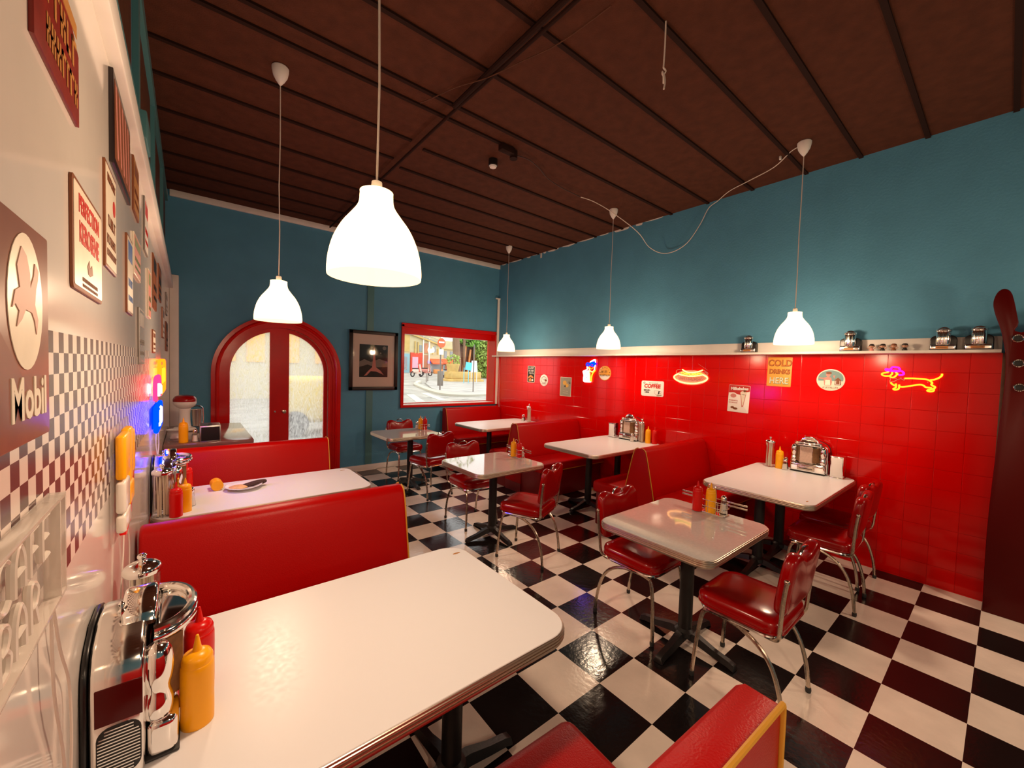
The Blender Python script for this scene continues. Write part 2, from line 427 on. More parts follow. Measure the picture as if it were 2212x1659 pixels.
struct(B('teal_gloss').box(2.115, 2.138, YB-.016, YB, .09, ZC-.08).box(2.14, 2.22, YB-.004, YB, .09, ZC-.08).done('trim_5'))
# right wall
struct(B('red_tiles').box(XR, XR+.15, .04, YB, 0, 1.85).done('wall_right', smooth=False))
r_ = B('teal_paint').box(XR, XR+.5, YF, YB, 1.85, ZC)
struct(r_.done('wall_right_upper', smooth=False))
struct(B('dark_red_gloss').box(XR+.16, XR+.5, YF, .04, 0, 1.85).done('wall_right_recess', smooth=False))
struct(B('brown_wood').box(XR-.004, XR+.17, .012, .04, 0, 1.85, bev=.003).done('trim_6'))
struct(B('brown_wood').box(XR+.10, XR+.165, YF, .012, 0, .09, bev=.004).done('baseboard_right'))
sb = B('white_paint').box(4.47, XR+.001, .045, YB-.01, 1.848, 1.870, bev=.002)
sb.box(XR-.012, XR, .045, YB-.01, 1.870, 1.972, bev=.002)
struct(sb.done('trim_7'))
# ragged paint edge where the teal wall meets the ceiling
rg = B('white_paint')
random.seed(3)
y = 6.1
while y > 2.9:
    l = random.uniform(.06, .34); h = random.uniform(.006, .030)
    rg.prism([(0, 0), (l, 0), (l*.9, -h*random.uniform(.3, 1)), (l*.5, -h), (l*.1, -h*random.uniform(.2, .8))], 0, .002, M=WR(y, ZC))
    y -= l*random.uniform(.9, 1.6)
rg.box(XR-.002, XR, 5.0, 5.04, 3.50, 3.58)
struct(rg.done('trim_8', smooth=False))
struct(B('white_paint').box(4.555, XR, YB-.045, YB-.03, .95, 2.95).box(4.5, 4.6, YB-.06, YB-.04, 2.93, 2.955).done('trim_9'))
wf = B('teal_paint').box(-.4, 5.2, YF-.1, YF, 0, ZC)
struct(wf.done('wall_front', smooth=False))

# arched door frame and two leaves
fr = MB().m('red_gloss')
o = arch(CX, .763, ZS); i_ = arch(CX, .655, ZS)
plate_with_holes(fr, o, [[(x, z) for x, z in arch(CX, .655, ZS, .001)]], YB-.035, YB)
plate_with_holes(fr, arch(CX, .672, ZS, .0), [arch(CX, .612, ZS, .001)], YB-.02, YB+.20)
path = [(CX+.70, YB-.036, 0), (CX+.70, YB-.036, ZS)]+[(CX+.70*cos(RAD(180*k/24)), YB-.036, ZS+.70*sin(RAD(180*k/24))) for k in range(1, 24)]+[(CX-.70, YB-.036, ZS), (CX-.70, YB-.036, 0)]
fr.tube(path, .02, 8)
struct(fr.done('trim_10'))
def leaf(name, side):
    y0, y1 = YB+.075, YB+.115; cx = CX-.005
    R_, rg_ = .612, .560
    n = 16
    if side < 0:   # left leaf
        out = [(cx-R_, .01)]+[(cx-R_*cos(RAD(90*k/n)), ZS+R_*sin(RAD(90*k/n))) for k in range(n+1)]+[(cx, .01)]
        g0 = cx-.118
        hol = [(cx-rg_, .30), (cx-rg_, ZS)]+[(cx-rg_*cos(RAD(a)), ZS+rg_*sin(RAD(a))) for a in range(6, 78, 6)]+[(g0, ZS+math.sqrt(rg_**2-.118**2)), (g0, .30)]
    else:
        out = [(cx, .01)]+[(cx+R_*cos(RAD(90-90*k/n)), ZS+R_*sin(RAD(90-90*k/n))) for k in range(n+1)]+[(cx+R_, .01)]
        g0 = cx+.112
        hol = [(g0, .30), (g0, ZS+math.sqrt(rg_**2-.112**2))]+[(cx+rg_*cos(RAD(a)), ZS+rg_*sin(RAD(a))) for a in range(78, 0, -6)]+[(cx+rg_, ZS), (cx+rg_, .30)]
    d = plate_with_holes(B('red_gloss'), out, [hol], y0, y1).done(name, smooth=False); struct(d)
    t = bmesh.new(); gm = MB().m('frosted_glass'); gm.poly([(x, (y0+y1)/2, z) for x, z in hol]); t.free()
    gm.done('glass_pane', d, smooth=False)
    return d
dl = leaf('door_1', -1); dr = leaf('door_2', 1)
B('aged_chrome').lathe([(.0, 0), (.022, 0), (.024, .006), (.010, .012), (.012, .03), (.026, .04), (.024, .052), (0, .058)], 16, M=T3(CX+.045, YB+.075, .95) @ RX(90)).done('door_knob', dr)
B('bright_chrome').lathe([(.012, 0), (.012, .004), (0, .006)], 12, M=T3(CX-.06, YB+.075, .95) @ RX(90)).done('door_lock', dl)

# window
wn = B('red_gloss').box(2.665, 4.598, YB-.03, YB, 2.255, 2.32, bev=.006).box(2.665, 2.71, YB-.03, YB, .94, 2.30, bev=.006)
wn.box(2.665, 4.598, YB-.035, YB, .945, .985, bev=.006).box(4.53, 4.598, YB-.03, YB, .95, 2.30, bev=.006)
wn.box(2.70, 2.724, YB-.005, YB+.235, .965, 2.295).box(4.535, 4.575, YB-.005, YB+.235, .965, 2.295)
wn.box(2.70, 4.56, YB+.12, YB+.235, 2.155, 2.295).box(2.70, 4.56, YB-.004, YB+.13, 2.262, 2.295)
wn.m('white_paint').box(2.72, 4.54, YB-.01, YB+.235, .965, .990)
wn.m('red_gloss').box(2.724, 4.54, YB+.195, YB+.235, .99, 1.0)
wn = struct(wn.done('window_1', smooth=False))
B('window_glass').box(2.72, 4.54, YB+.205, YB+.209, .985, 2.16).done('pane', wn, smooth=False)

# ================================================================= TABLES
def ribbed_top(mb, x0, x1, y0, y1, r, zt, edge, top):
    mb.m(top).prism(rrect(x0, x1, y0, y1, r, 8), zt-.036, zt, bev=.0015, seg=1)
    mb.m(edge).prism(rrect(x0-.004, x1+.004, y0-.004, y1+.004, r+.004, 8), zt-.042, zt-.0025, bev=.003, seg=2)
    for z in (-.0105, -.0205, -.0305):
        pts = [(x, y, zt+z) for x, y in rrect(x0-.005, x1+.005, y0-.005, y1+.005, r+.005, 8)]
        mb.tube(pts, .0032, 6, closed=True)
    return mb
def pedestal(root, x, y, ht, arms=.29, rot=0, name='pedestal'):
    p = B('black_iron').lathe([(.0, .06), (.062, .06), (.058, .085), (.040, .10), (.038, ht-.06), (.06, ht-.05), (.06, ht-.043), (0, ht-.043)], 20)
    p.box(-.17, .17, -.03, .03, ht-.052, ht-.0425).box(-.03, .03, -.17, .17, ht-.052, ht-.0425)
    c = p.done('column', root, M=T3(x, y, 0))
    f = B('black_iron')
    for a in (0, 90, 180, 270):
        M_ = RZ(a+rot)
        t = bmesh.new()
        secs = [(.0, .036, .055, .09), (.08, .032, .045, .085), (.18, .026, .022, .055), (arms-.03, .026, .012, .040), (arms, .028, .003, .030), (arms+.006, .020, .003, .018)]
        rings = [[t.verts.new((x_, -w_, z0)), t.verts.new((x_, w_, z0)), t.verts.new((x_, w_*.6, z1)), t.verts.new((x_, -w_*.6, z1))] for x_, w_, z0, z1 in secs]
        for q in range(len(rings)-1):
            for k in range(4): t.faces.new([rings[q][k], rings[q][(k+1) % 4], rings[q+1][(k+1) % 4], rings[q+1][k]])
        t.faces.new(rings[-1]); t.faces.new(rings[0][::-1])
        bmesh.ops.recalc_face_normals(t, faces=t.faces[:])
        f._join(t, M_)
    f.done('base', root, M=T3(x, y, 0), ang=50)
def table(name, label, x0, x1, y0, y1, r, peds, edge='table_edge', top='laminate', zt=.75, rot=0, group=None, chip=None):
    cx, cy = (x0+x1)/2, (y0+y1)/2
    t = thing(name, label, 'table', T3(cx, cy, 0), group)
    ribbed_top(MB(), x0-cx, x1-cx, y0-cy, y1-cy, r, zt, edge, top).done('tabletop', t)
    for px, py in peds: pedestal(t, px-cx, py-cy, zt, rot=rot)
    if chip:
        B('ink_gold').prism(ell(chip[0]-cx, chip[1]-cy, .020, .006, 12), zt-.0004, zt+.0006).done('worn_chip', t)
    return t
G1, G2, G3 = 'white booth tables along the walls', 'small square tables in the aisle', None
table('booth_table', 'large white booth table in the foreground against the left wall, mustard bottle on it', XL+.011, 1.035, .90, 1.685, .10, [(.80, 1.30), (.145, 1.30)], group=G1, chip=(.985, 1.60))
table('booth_table', 'white booth table on the left wall with a plate and a fallen yellow bottle', XL+.011, 1.05, 2.86, 3.50, .09, [(.78, 3.18), (.145, 3.18)], group=G1, chip=(.99, 3.42))
table('booth_table', 'nearest white booth table along the red wall, holding the biggest-looking jukebox', 3.31, XR-.035, .80, 1.575, .09, [(3.78, 1.28), (4.28, 1.28)], group=G1, chip=(3.42, .86))
table('booth_table', 'middle white booth table along the red wall, between two double benches', 3.28, XR-.035, 2.66, 3.465, .09, [(3.72, 3.10), (4.28, 3.10)], group=G1)
table('booth_table', 'farthest white booth table along the red wall, in the corner by the window', 3.27, XR-.035, 4.68, 5.50, .09, [(3.70, 5.12), (4.28, 5.12)], group=G1)
table('aisle_table', 'nearest small speckled square table, reflecting the hot dog neon', 1.885, 2.665, .835, 1.49, .075, [(2.345, 1.165)], top='laminate_speckled', group=G2)
table('aisle_table', 'middle small speckled square table between the red chairs', 1.85, 2.60, 2.675, 3.345, .075, [(2.305, 3.10)], top='laminate_speckled', group=G2)
table('aisle_table', 'farthest small square table, nearest the blue back wall', 1.86, 2.60, 4.61, 5.28, .075, [(2.36, 5.10)], top='laminate_speckled', group=G2)

# ================================================================= BENCHES
def bench_prof(zt, w0=.062, w1=.165, sides=(1, 1), sharp=False):
    a = w0; p = []
    def side(sg, full):
        if not full: return [(sg*w0, .12), (sg*w0, zt-.04)]
        return [(sg*w1, .12), (sg*w1, .40), (sg*(w1-.012), .47), (sg*(w0+.022), zt-.12)]
    if sharp: return [(w1, .12), (w1, .40), (w1-.012, .47), (w0+.02, zt-.12), (w0+.006, zt-.045), (w0-.004, zt-.014), (w0-.02, zt), (-w0, zt), (-w0, .12)]
    R_ = [(x, z) for x, z in side(1, sides[1])]
    n = 5; rt = w0
    top = []
    for k in range(n+1):
        t = RAD(8+82*k/n); top.append((rt*cos(t) if k < n else 0, zt-.045+.045*sin(t)))
    topL = [(-x, z) for x, z in top[:-1]][::-1]
    L_ = [(x, z) for x, z in side(-1, sides[0])][::-1]
    return R_+top+topL+L_
def bench(label, x0, x1, y, zt, sides=(1, 1), pipe_end=-1, seat_d=.42, rot=0, group='red vinyl booth benches', sharp=False):
    """backrest runs along x; sides = seat on the -y, +y side"""
    L = x1-x0
    root = thing('booth_bench', label, 'bench', T3((x0+x1)/2, y, 0) @ RZ(rot), group)
    MY = MX(((0, 0, 1, 0), (1, 0, 0, 0), (0, 1, 0, 0), (0, 0, 0, 1)))  # (y,z,x) -> world
    pr = bench_prof(zt, .047 if sharp else .062, sides=sides, sharp=sharp)
    B('red_vinyl').prism(pr, -L/2+.006, L/2-.006, bev=.012, seg=3, M=MY).done('backrest', root, ang=50)
    # piping on the profile edges of both ends
    if sharp: B('gold_piping').tube([(-L/2+.02, -.048, zt+.001), (L/2-.008, -.048, zt+.001), (L/2-.006, -.048, zt-.02), (L/2-.006, -.048, .4)], .0065, 8).done('piping', root)
    for e in (() if sharp else (pipe_end,)):
        for sg in (-1, 1):
            pts = [(e*(L/2-.012), (p[0]+.003*(1 if p[0] > 0 else -1)), p[1]+.003) for p in pr if p[0]*sg > .005 and p[1] > .38]
            if sides[(sg+1)//2] or True:
                B('gold_piping').tube(sp(sorted(pts, key=lambda q: q[2]), 3), .0042, 6).done('piping', root)
    for k, sg in enumerate((-1, 1)):
        if not sides[k]: continue
        y0 = sg*.15; y1 = sg*(.15+seat_d)
        lo, hi = min(y0, y1), max(y0, y1)
        s_ = B('red_vinyl').box(-L/2+.004, L/2-.004, lo, hi, .335, .465, bev=.042, seg=4)
        s_.done('seat', root, ang=60)
        B('gold_piping').tube([(-L/2+.012, y1-sg*.006, .352), (L/2-.012, y1-sg*.006, .352)], .005, 6).done('seat_piping', root)
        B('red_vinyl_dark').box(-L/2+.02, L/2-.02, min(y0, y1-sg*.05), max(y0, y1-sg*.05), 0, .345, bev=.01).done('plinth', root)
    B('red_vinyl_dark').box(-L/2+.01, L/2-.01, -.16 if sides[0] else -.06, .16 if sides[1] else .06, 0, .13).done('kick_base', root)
    return root
bench('red bench in the bottom foreground with a gold piped backrest, facing the big white table', XL+.025, .990, .340, .935, sides=(0, 1), rot=-2.5, seat_d=.43, sharp=True)
bench('long red double bench on the left just behind the foreground table', XL+.006, .985, 2.235, .93, seat_d=.40, pipe_end=1)
bench('red bench on the left in front of the arched doors, mixer counter behind it', XL+.006, 1.03, 4.03, .93, sides=(1, 0), seat_d=.38, pipe_end=1)
bench('red double bench nearest along the red wall, gold piping down its side', 3.375, XR-.006, 2.20, .90)
bench('red double bench farther along the red wall, between the middle and corner tables', 3.375, XR-.006, 4.12, .90)
bench('red single bench under the window against the blue back wall', 3.42, XR-.012, 6.085, .925, sides=(1, 0))

# ================================================================= CHAIRS
def make_chair():
    t = thing('diner_chair', 'x', 'chair', MID, 'red vinyl chrome diner chairs')
    # seat cushion
    pl = rrect(-.20, .20, -.195, .205, .075, 6)
    s_ = MB().m('chair_red'); tb = bmesh.new()
    lev = [(.000, .90), (.004, .97), (.018, 1.005), (.050, 1.015), (.068, .985), (.080, .90), (.087, .72), (.089, .4)]
    rings = [[tb.verts.new((x*sc, y*sc, .405+z)) for x, y in pl] for z, sc in lev]
    n = len(pl)
    for a, b in zip(rings[:-1], rings[1:]):
        for k in range(n): tb.faces.new([a[k], a[(k+1) % n], b[(k+1) % n], b[k]])
    tb.faces.new(rings[0][::-1]); tb.faces.new(rings[-1])
    s_._join(tb)
    so = s_.done('seat', t, ang=70)
    B('chair_red').tube([(x*1.005, y*1.005, .424) for x, y in pl], .005, 6, closed=True).done('seat_welt', so)
    # backrest: two rounded humps with a dip for the handle
    hw = .21
    half = [(0, .266), (.045, .270), (.085, .288), (.125, .303), (.160, .300), (.190, .280), (.204, .235), (.206, .15), (.200, .06), (.185, .018), (.15, .002), (.05, 0), (0, 0)]
    r = sp(half, 3)
    out = [(p[0], p[1]) for p in r]+[(-p[0], p[1]) for p in r[::-1][1:-1]]
    MB_ = T3(0, -.178, .515) @ RX(8) @ RX(90)    # outline xy -> x,z leaning back
    bk = B('chair_red'); tb = bmesh.new()
    cx_, cy_ = 0, .14
    lev = [(-.028, .90), (-.022, .965), (-.010, .997), (.010, .997), (.022, .965), (.028, .90)]
    rings = [[tb.verts.new((x*sc, cy_+(y-cy_)*sc, z)) for x, y in out] for z, sc in lev]; n = len(out)
    for a, b in zip(rings[:-1], rings[1:]):
        for k in range(n): tb.faces.new([a[k], a[(k+1) % n], b[(k+1) % n], b[k]])
    for rg, sg in ((rings[0], -1), (rings[-1], 1)):
        base = [v.co.copy() for v in rg]; prev = rg
        for q, dz in ((.90, .0022), (.75, .0045), (.5, .0065), (.25, .0075)):
            c1 = [tb.verts.new((c.x*q, cy_+(c.y-cy_)*q, c.z+sg*dz)) for c in base]
            for k in range(n): tb.faces.new([prev[k], prev[(k+1) % n], c1[(k+1) % n], c1[k]])
            prev = c1
        tb.faces.new(prev)
    bmesh.ops.recalc_face_normals(tb, faces=tb.faces[:])
    bk._join(tb, MB_)
    bo = bk.done('backrest', t, ang=70)
    hd = B('chrome').tube([MB_ @ V(p) for p in sp([(-.062, .255, 0), (-.045, .290, 0), (-.02, .305, 0), (.02, .305, 0), (.045, .290, 0), (.062, .255, 0)], 4)], .0065, 8)
    hd.done('handle', bo)
    for sg in (-1, 1):
        fr_ = B('aged_chrome').tube(sp([(sg*.206, -.214, .70), (sg*.207, -.205, .62), (sg*.200, -.196, .50), (sg*.190, -.190, .425), (sg*.175, -.165, .395), (sg*.165, -.10, .392)], 4), .0095, 8)
        fr_.sphere(.013, M=T3(sg*.206, -.214, .70), u=10, v=6)
        fr_.done('back_support', t)
        lf = B('aged_chrome').tube(sp([(sg*.150, .06, .393), (sg*.160, .13, .388), (sg*.165, .168, .36), (sg*.170, .185, .28), (sg*.180, .200, .12), (sg*.187, .206, .022)], 4), .0105, 8)
        lo = lf.done('leg', t)
        B('rubber').lathe([(.012, 0), (.014, .012), (.0125, .026)], 10, M=T3(sg*.187, .206, 0)).done('foot_cap', lo)
        lr_ = B('aged_chrome').tube(sp([(sg*.168, .165, .378), (sg*.178, .10, .392), (sg*.186, -.01, .385), (sg*.190, -.10, .345), (sg*.190, -.165, .27), (sg*.190, -.205, .15), (sg*.190, -.222, .022)], 4), .0105, 8)
        lo = lr_.done('leg', t)
        B('rubber').lathe([(.012, 0), (.014, .012), (.0125, .026)], 10, M=T3(sg*.190, -.222, 0)).done('foot_cap', lo)
    B('chrome').tube([(x*.93, y*.93, .400) for x, y in pl], .0095, 8, closed=True).done('seat_frame', t)
    return t
spots = [(2.34, 1.47, 180, 'red diner chair tucked under the far side of the nearest small table'),
         (2.31, .80, 0, 'red diner chair nearest the camera, on the near side of the nearest small table'),
         (2.33, 2.60, 24, 'turned red diner chair on the near side of the middle small table'),
         (2.34, 3.52, 178, 'red diner chair behind the far side of the middle small table'),
         (2.40, 4.60, 10, 'red diner chair seen from behind on the near side of the farthest small table'),
         (2.48, 5.53, 180, 'red diner chair against the blue back wall behind the farthest small table'),
         (3.74, .82, 2, 'red diner chair at the aisle end of the nearest booth table by the red wall'),
         (4.22, .86, -6, 'red diner chair against the red wall at the nearest booth table')]
c0 = make_chair(); c0['label'] = spots[0][3]
for k, (x, y, a, lb) in enumerate(spots):
    M_ = T3(x, y, 0) @ RZ(a)
    if k == 0: c0.matrix_world = M_
    else: dup(c0, M_, lb)

# ================================================================= PENDANT LAMPS
def make_lamp():
    t = thing('pendant_lamp', 'x', 'lamp', MID, 'white pendant lamps')
    prof = [(.142, 0), (.143, .02), (.139, .06), (.126, .11), (.104, .155), (.078, .19), (.060, .215), (.052, .235), (.050, .262), (.046, .270), (.0, .272)]
    B('lamp_glass').lathe(sp_prof(prof), 40, cap=False).done('lamp_shade', t, ang=80)
    B('white_plastic').lathe([(.0, .272), (.018, .272), (.016, .30), (.006, .305), (0, .305)], 14).done('socket', t)
    B('cord_white').tube([(0, 0, .30), (.003, 0, .6), (-.002, .002, .9), (.002, 0, 1.2), (0, 0, 1.60)], .0035, 6).done('cord', t)
    B('white_plastic').lathe([(.004, 1.555), (.012, 1.565), (.026, 1.585), (.042, 1.615), (.050, 1.65), (.051, 1.668), (.046, 1.674)], 24).done('canopy', t)
    e = B('bulb_glow').sphere(.028, M=T3(0, 0, .12)).done('bulb', t)
    ld = bpy.data.lights.new('lamp', 'POINT'); ld.energy = LAMP_W; ld.color = (1., .715, .49); ld.shadow_soft_size = .07
    lo = bpy.data.objects.new('glow', ld); COL.objects.link(lo); lo.parent = t; lo.location = (0, 0, .07)
    return t
def sp_prof(prof):
    p = sp([(r, z, 0) for r, z in prof], 3); return [(max(0, v.x), v.y) for v in p]
LAMP_W = 42.5
lamps = [(.464, 1.285, 'big pendant lamp hanging nearest the camera over the foreground table'),
         (.475, 3.13, 'pendant lamp hanging in front of the arched doors'),
         (3.975, 5.10, 'smallest pendant lamp, in the far corner beside the window'),
         (3.975, 3.08, 'pendant lamp in the middle of the three by the red wall'),
         (3.975, 1.16, 'nearest pendant lamp of the three by the red wall'),
         (.46, -.75, 'pendant lamp behind the camera on the left side'),
         (3.975, -.85, 'pendant lamp behind the camera by the right wall'),
         (2.1, -1.7, 'pendant lamp behind the camera in the middle of the room')]
l0 = make_lamp(); l0['label'] = lamps[0][2]
for k, (x, y, lb) in enumerate(lamps):
    if k == 0: l0.matrix_world = T3(x, y, 1.905)
    else: dup(l0, T3(x, y, 1.905), lb)
# ================================================================= TABLE PROPS
ZT = .7505
def make_jukebox(mini=False):
    t = thing('tabletop_jukebox', 'x', 'jukebox', MID, 'chrome shelf jukeboxes' if mini else 'chrome wall-side jukeboxes')
    half = [(.143, .0), (.143, .20), (.138, .235), (.122, .262), (.095, .280), (.060, .292), (.045, .30)]
    out = half+[(-x, z) for x, z in half[::-1]]
    if mini: out = [(x, z*.80) for x, z in out]
    MXZ = RX(90)   # (x, z) outline, extruded along -y
    dk = 'black_plastic' if mini else 'chrome'
    B(dk).prism(out, -.092, -.006, bev=.010, seg=3, M=MXZ).done('body', t)
    B('black_plastic').prism([(x*1.01, z*1.0 if z > .01 else z) for x, z in out], -.102, -.093, bev=.003, M=MXZ).done('back_plate', t)
    # base with a coin plate
    b_ = B('bright_chrome').box(-.136, .136, -.048, .006, .006, .088, bev=.016, seg=4)
    bo = b_.done('base', t)
    B('label_orange' if mini else 'aged_chrome').box(-.075, .060, -.0505, -.046, .022, .060, bev=.002).done('coin_plate', bo)
    B('black_plastic').box(-.060, .045, -.0520, -.048, .036, .043).done('coin_slot', bo)
    B('rubber').box(-.132, .132, -.050, .094, 0, .007, bev=.003).done('foot_strip', t)
    # page window: three facets of a half hexagon
    pg = MB()
    a = [(-.088, -.008), (-.058, -.052), (.040, -.052), (.078, -.008)]
    if mini:
        B('bright_chrome').prism([(-.078, -.01), (-.065, -.045), (-.025, -.058), (.025, -.058), (.065, -.045), (.078, -.01)], .085, .290, bev=.004).done('page_window', t, ang=60)
        for x in (-.04, .0, .04): B('chrome').box(x-.006, x+.006, -.066, -.056, .09, .285, bev=.003).done('rib', t)
    else:
        B('aged_chrome').prism(a, .092, .244, bev=.003).done('page_window', t)
        w_ = B('paper_panel').box(-.055, .037, -.0545, -.0515, .100, .236).done('title_cards', t)
        B('paper_dark').prism([(.0405, -.0525), (.079, -.0085), (.082, -.011), (.0435, -.055)], .100, .236).done('side_card', t)
        B('paper_dark').prism([(-.0585, -.0525), (-.0885, -.0085), (-.0915, -.011), (-.0615, -.055)], .100, .236).done('side_card', t)
        for sg in (-1, 1):
            cm = B('bright_chrome').lathe(sp_prof([(.0, .088), (.024, .09), (.028, .12), (.022, .15), (.028, .18), (.028, .215), (.020, .245), (.0, .255)]), 16, M=T3(sg*.111, -.012, 0))
            cm.done('column', t, ang=70)
    # visor and crown
    vk = .75 if mini else 1.
    v_ = B('bright_chrome').prism([(x*vk, y-.006) for x, y in ell(0, 0, .120, .080, 20, 180, 360)], .254, .274, bev=.009, seg=4)
    v_.done('visor', t, ang=60, M=T3(0, 0, .03) if mini else None)
    vo = B('chrome').tube(sp([(x*vk, y-.006, .280) for x, y in ell(0, 0, .106, .068, 12, 180, 360)], 2), .010, 10)
    vo.done('visor_bead', t, M=T3(0, 0, .03) if mini else None)
    cr = B('bright_chrome').prism([(.074, .280)]+[(.068*cos(RAD(a)), .286+.050*sin(RAD(a))) for a in range(0, 181, 15)]+[(-.074, .280)], -.050, .010, bev=.008, seg=3, M=MXZ)
    cr.done('crown', t, ang=60, M=T3(0, 0, .02) if mini else None)
    # sides: red lamp panel over a speaker grille
    if not mini:
        for sg in (-1, 1):
            x0 = sg*.1425
            B('dark_red_gloss').box(min(x0, x0+sg*.002), max(x0, x0+sg*.002), .010, .082, .128, .205, bev=.0009).done('side_panel', t)
            MS = T3(x0, 0, 0) @ MX(((0, 0, 1, 0), (1, 0, 0, 0), (0, 1, 0, 0), (0, 0, 0, 1)))
            g_ = B('black_plastic').prism(rrect(.012, .080, .012, .122, .022, 5), min(0, sg*.0015), max(0, sg*.0015), M=MS)
            g_.m('chrome')
            for q in range(15):
                z = .020+q*.0068; ins = .012 if z > .105 else (.004 if z > .098 else .002)
                if z < .028: ins = .012
                g_.box(min(x0, x0+sg*.003), max(x0, x0+sg*.003), .012+ins, .080-ins, z-.0012, z+.0012)
            g_.done('speaker_grille', t)
        # little selector lever on the crown
        B('chrome').lathe([(.006, .336), (.007, .345), (.003, .350), (.006, .362), (0, .368)], 10, M=T3(-.05, .05, -.03)).done('selector_knob', t)
    return t
jk = make_jukebox(); jk.matrix_world = T3(4.475, 1.133, ZT) @ RZ(-90)
jk['label'] = 'chrome jukebox on the nearest booth table by the red wall'
dup(jk, T3(4.475, 3.075, ZT) @ RZ(-90), 'chrome jukebox on the middle booth table by the red wall')
dup(jk, T3(-.066, 1.262, ZT) @ RZ(90), 'chrome jukebox in the left foreground, seen from its side, red panel and grille')
dup(jk, T3(-.066, 3.15, ZT) @ RZ(90), 'chrome jukebox on the left table with the fallen bottle')
mj = make_jukebox(True); SH = 1.8705
for k, (y, s, lb) in enumerate(((1.717, .50, 'small chrome jukebox on the white ledge, farthest from the camera'), (.895, .51, 'small chrome jukebox on the white ledge beside the row of figurines'),
                          (.335, .50, 'small chrome jukebox on the ledge, left of the pair at its near end'), (.155, .50, 'small chrome jukebox at the very end of the white ledge'))):
    M_ = T3(4.525, y, SH) @ RZ(-90) @ SCL(s, s, s)
    if k == 0: mj.matrix_world = M_; mj['label'] = lb
    else: dup(mj, M_, lb)

def make_straw_jar():
    t = thing('straw_dispenser', 'x', 'jar', MID, 'glass straw dispensers')
    B('jar_glass').lathe([(0, .0), (.040, .0), (.042, .006), (.041, .06), (.038, .12), (.041, .19), (.041, .235), (.038, .24)], 28, cap=False).done('glass_jar', t, ang=60)
    random.seed(5); st = B('straw_paper')
    for k in range(16):
        a = random.uniform(0, 6.28); r = random.uniform(.006, .030); a2 = a+random.uniform(-.6, .6)
        st.tube([(r*cos(a), r*sin(a), .006), (r*.9*cos(a2), r*.9*sin(a2), .228)], .0032, 6)
    so = st.done('straws', t); so['kind'] = 'stuff'
    B('bright_chrome').lathe(sp_prof([(.044, .236), (.046, .244), (.043, .256), (.030, .266), (.010, .271), (.008, .276), (.012, .284), (.009, .292), (0, .294)]), 24).done('lid', t, ang=70)
    return t
sj = make_straw_jar(); sj['label'] = 'glass straw dispenser on the nearest booth table by the red wall'; sj.matrix_world = T3(4.425, 1.435, ZT)
dup(sj, T3(4.47, 2.890, ZT), 'glass straw dispenser between jukebox and mustard on the middle red-wall table')
dup(sj, T3(4.44, 5.02, ZT), 'glass straw dispenser on the corner table below the round signs')
dup(sj, T3(-.108, 1.60, ZT), 'glass straw dispenser behind the jukebox on the foreground table')
dup(sj, T3(-.115, 2.93, ZT), 'glass straw dispenser on the left table with the plate')

def make_bottle(col):
    t = thing('squeeze_bottle', 'x', 'bottle', MID, 'mustard bottles' if col == 'mustard' else 'ketchup bottles')
    B(col).lathe(sp_prof([(0, .0), (.030, .0), (.0335, .006), (.0335, .06), (.0325, .066), (.0335, .072), (.0335, .138), (.030, .150), (.024, .154)]), 28).done('bottle', t, ang=60)
    c_ = B(col).lathe([(.0315, .146), (.0315, .160), (.027, .170), (.016, .176), (.012, .177)], 28).done('cap', t, ang=40)
    B(col).lathe([(.010, .176), (.0085, .184), (.003, .214), (0, .216)], 14).done('nozzle', c_)
    return t
mu = make_bottle('mustard'); mu['label'] = 'yellow squeeze bottle in the left foreground on the big white table'; mu.matrix_world = T3(.016, 1.200, ZT)
kb = make_bottle('ketchup'); kb['label'] = 'red squeeze bottle just behind the foreground yellow one'; kb.matrix_world = T3(.022, 1.335, ZT)
S9 = SCL(.93)
dup(mu, T3(4.425, 1.352, ZT) @ SCL(.98), 'yellow squeeze bottle on the nearest booth table by the red wall')
dup(mu, T3(4.475, 2.803, ZT) @ SCL(.98), 'yellow squeeze bottle on the middle booth table by the red wall')
dup(kb, T3(4.50, 2.728, ZT) @ SCL(.98), 'red squeeze bottle at the end of the middle red-wall table')
dup(kb, T3(-.055, 2.885, ZT) @ SCL(.9), 'red squeeze bottle at the left wall, showing over the foreground bench')
dup(mu, T3(-.015, 2.955, ZT) @ SCL(.9), 'yellow squeeze bottle half hidden behind the red one over the foreground bench')
dup(kb, T3(-.01, 3.36, ZT) @ SCL(.95), 'red squeeze bottle behind the jukebox on the table with the plate')
dup(mu, T3(-.035, 4.50, .902) @ SCL(1.0), 'yellow squeeze bottle on the dark counter by the mixer')
dup(kb, T3(2.555, 1.225, ZT+.004) @ SCL(.88), 'red bottle in the caddy on the nearest small table')
dup(mu, T3(2.585, 1.155, ZT+.004) @ SCL(.88), 'yellow bottle in the caddy on the nearest small table')
dup(mu, T3(2.535, 3.085, ZT+.004) @ SCL(.84), 'yellow bottle in the caddy on the middle small table')
dup(kb, T3(2.555, 3.02, ZT+.004) @ SCL(.80), 'red bottle in the caddy on the middle small table')
dup(mu, T3(2.51, 5.11, ZT+.004) @ SCL(.86), 'yellow bottle in the caddy on the farthest small table')
dup(kb, T3(2.55, 5.05, ZT+.004) @ SCL(.86), 'red bottle in the caddy on the farthest small table')
# fallen mustard bottle: lies on its side, base to the viewer
fb = dup(mu, T3(.150, 3.30, ZT+.0345) @ RZ(4) @ RX(-90) @ SCL(1.02, 1.02, .62), 'short yellow bottle lying on its side beside the plate')

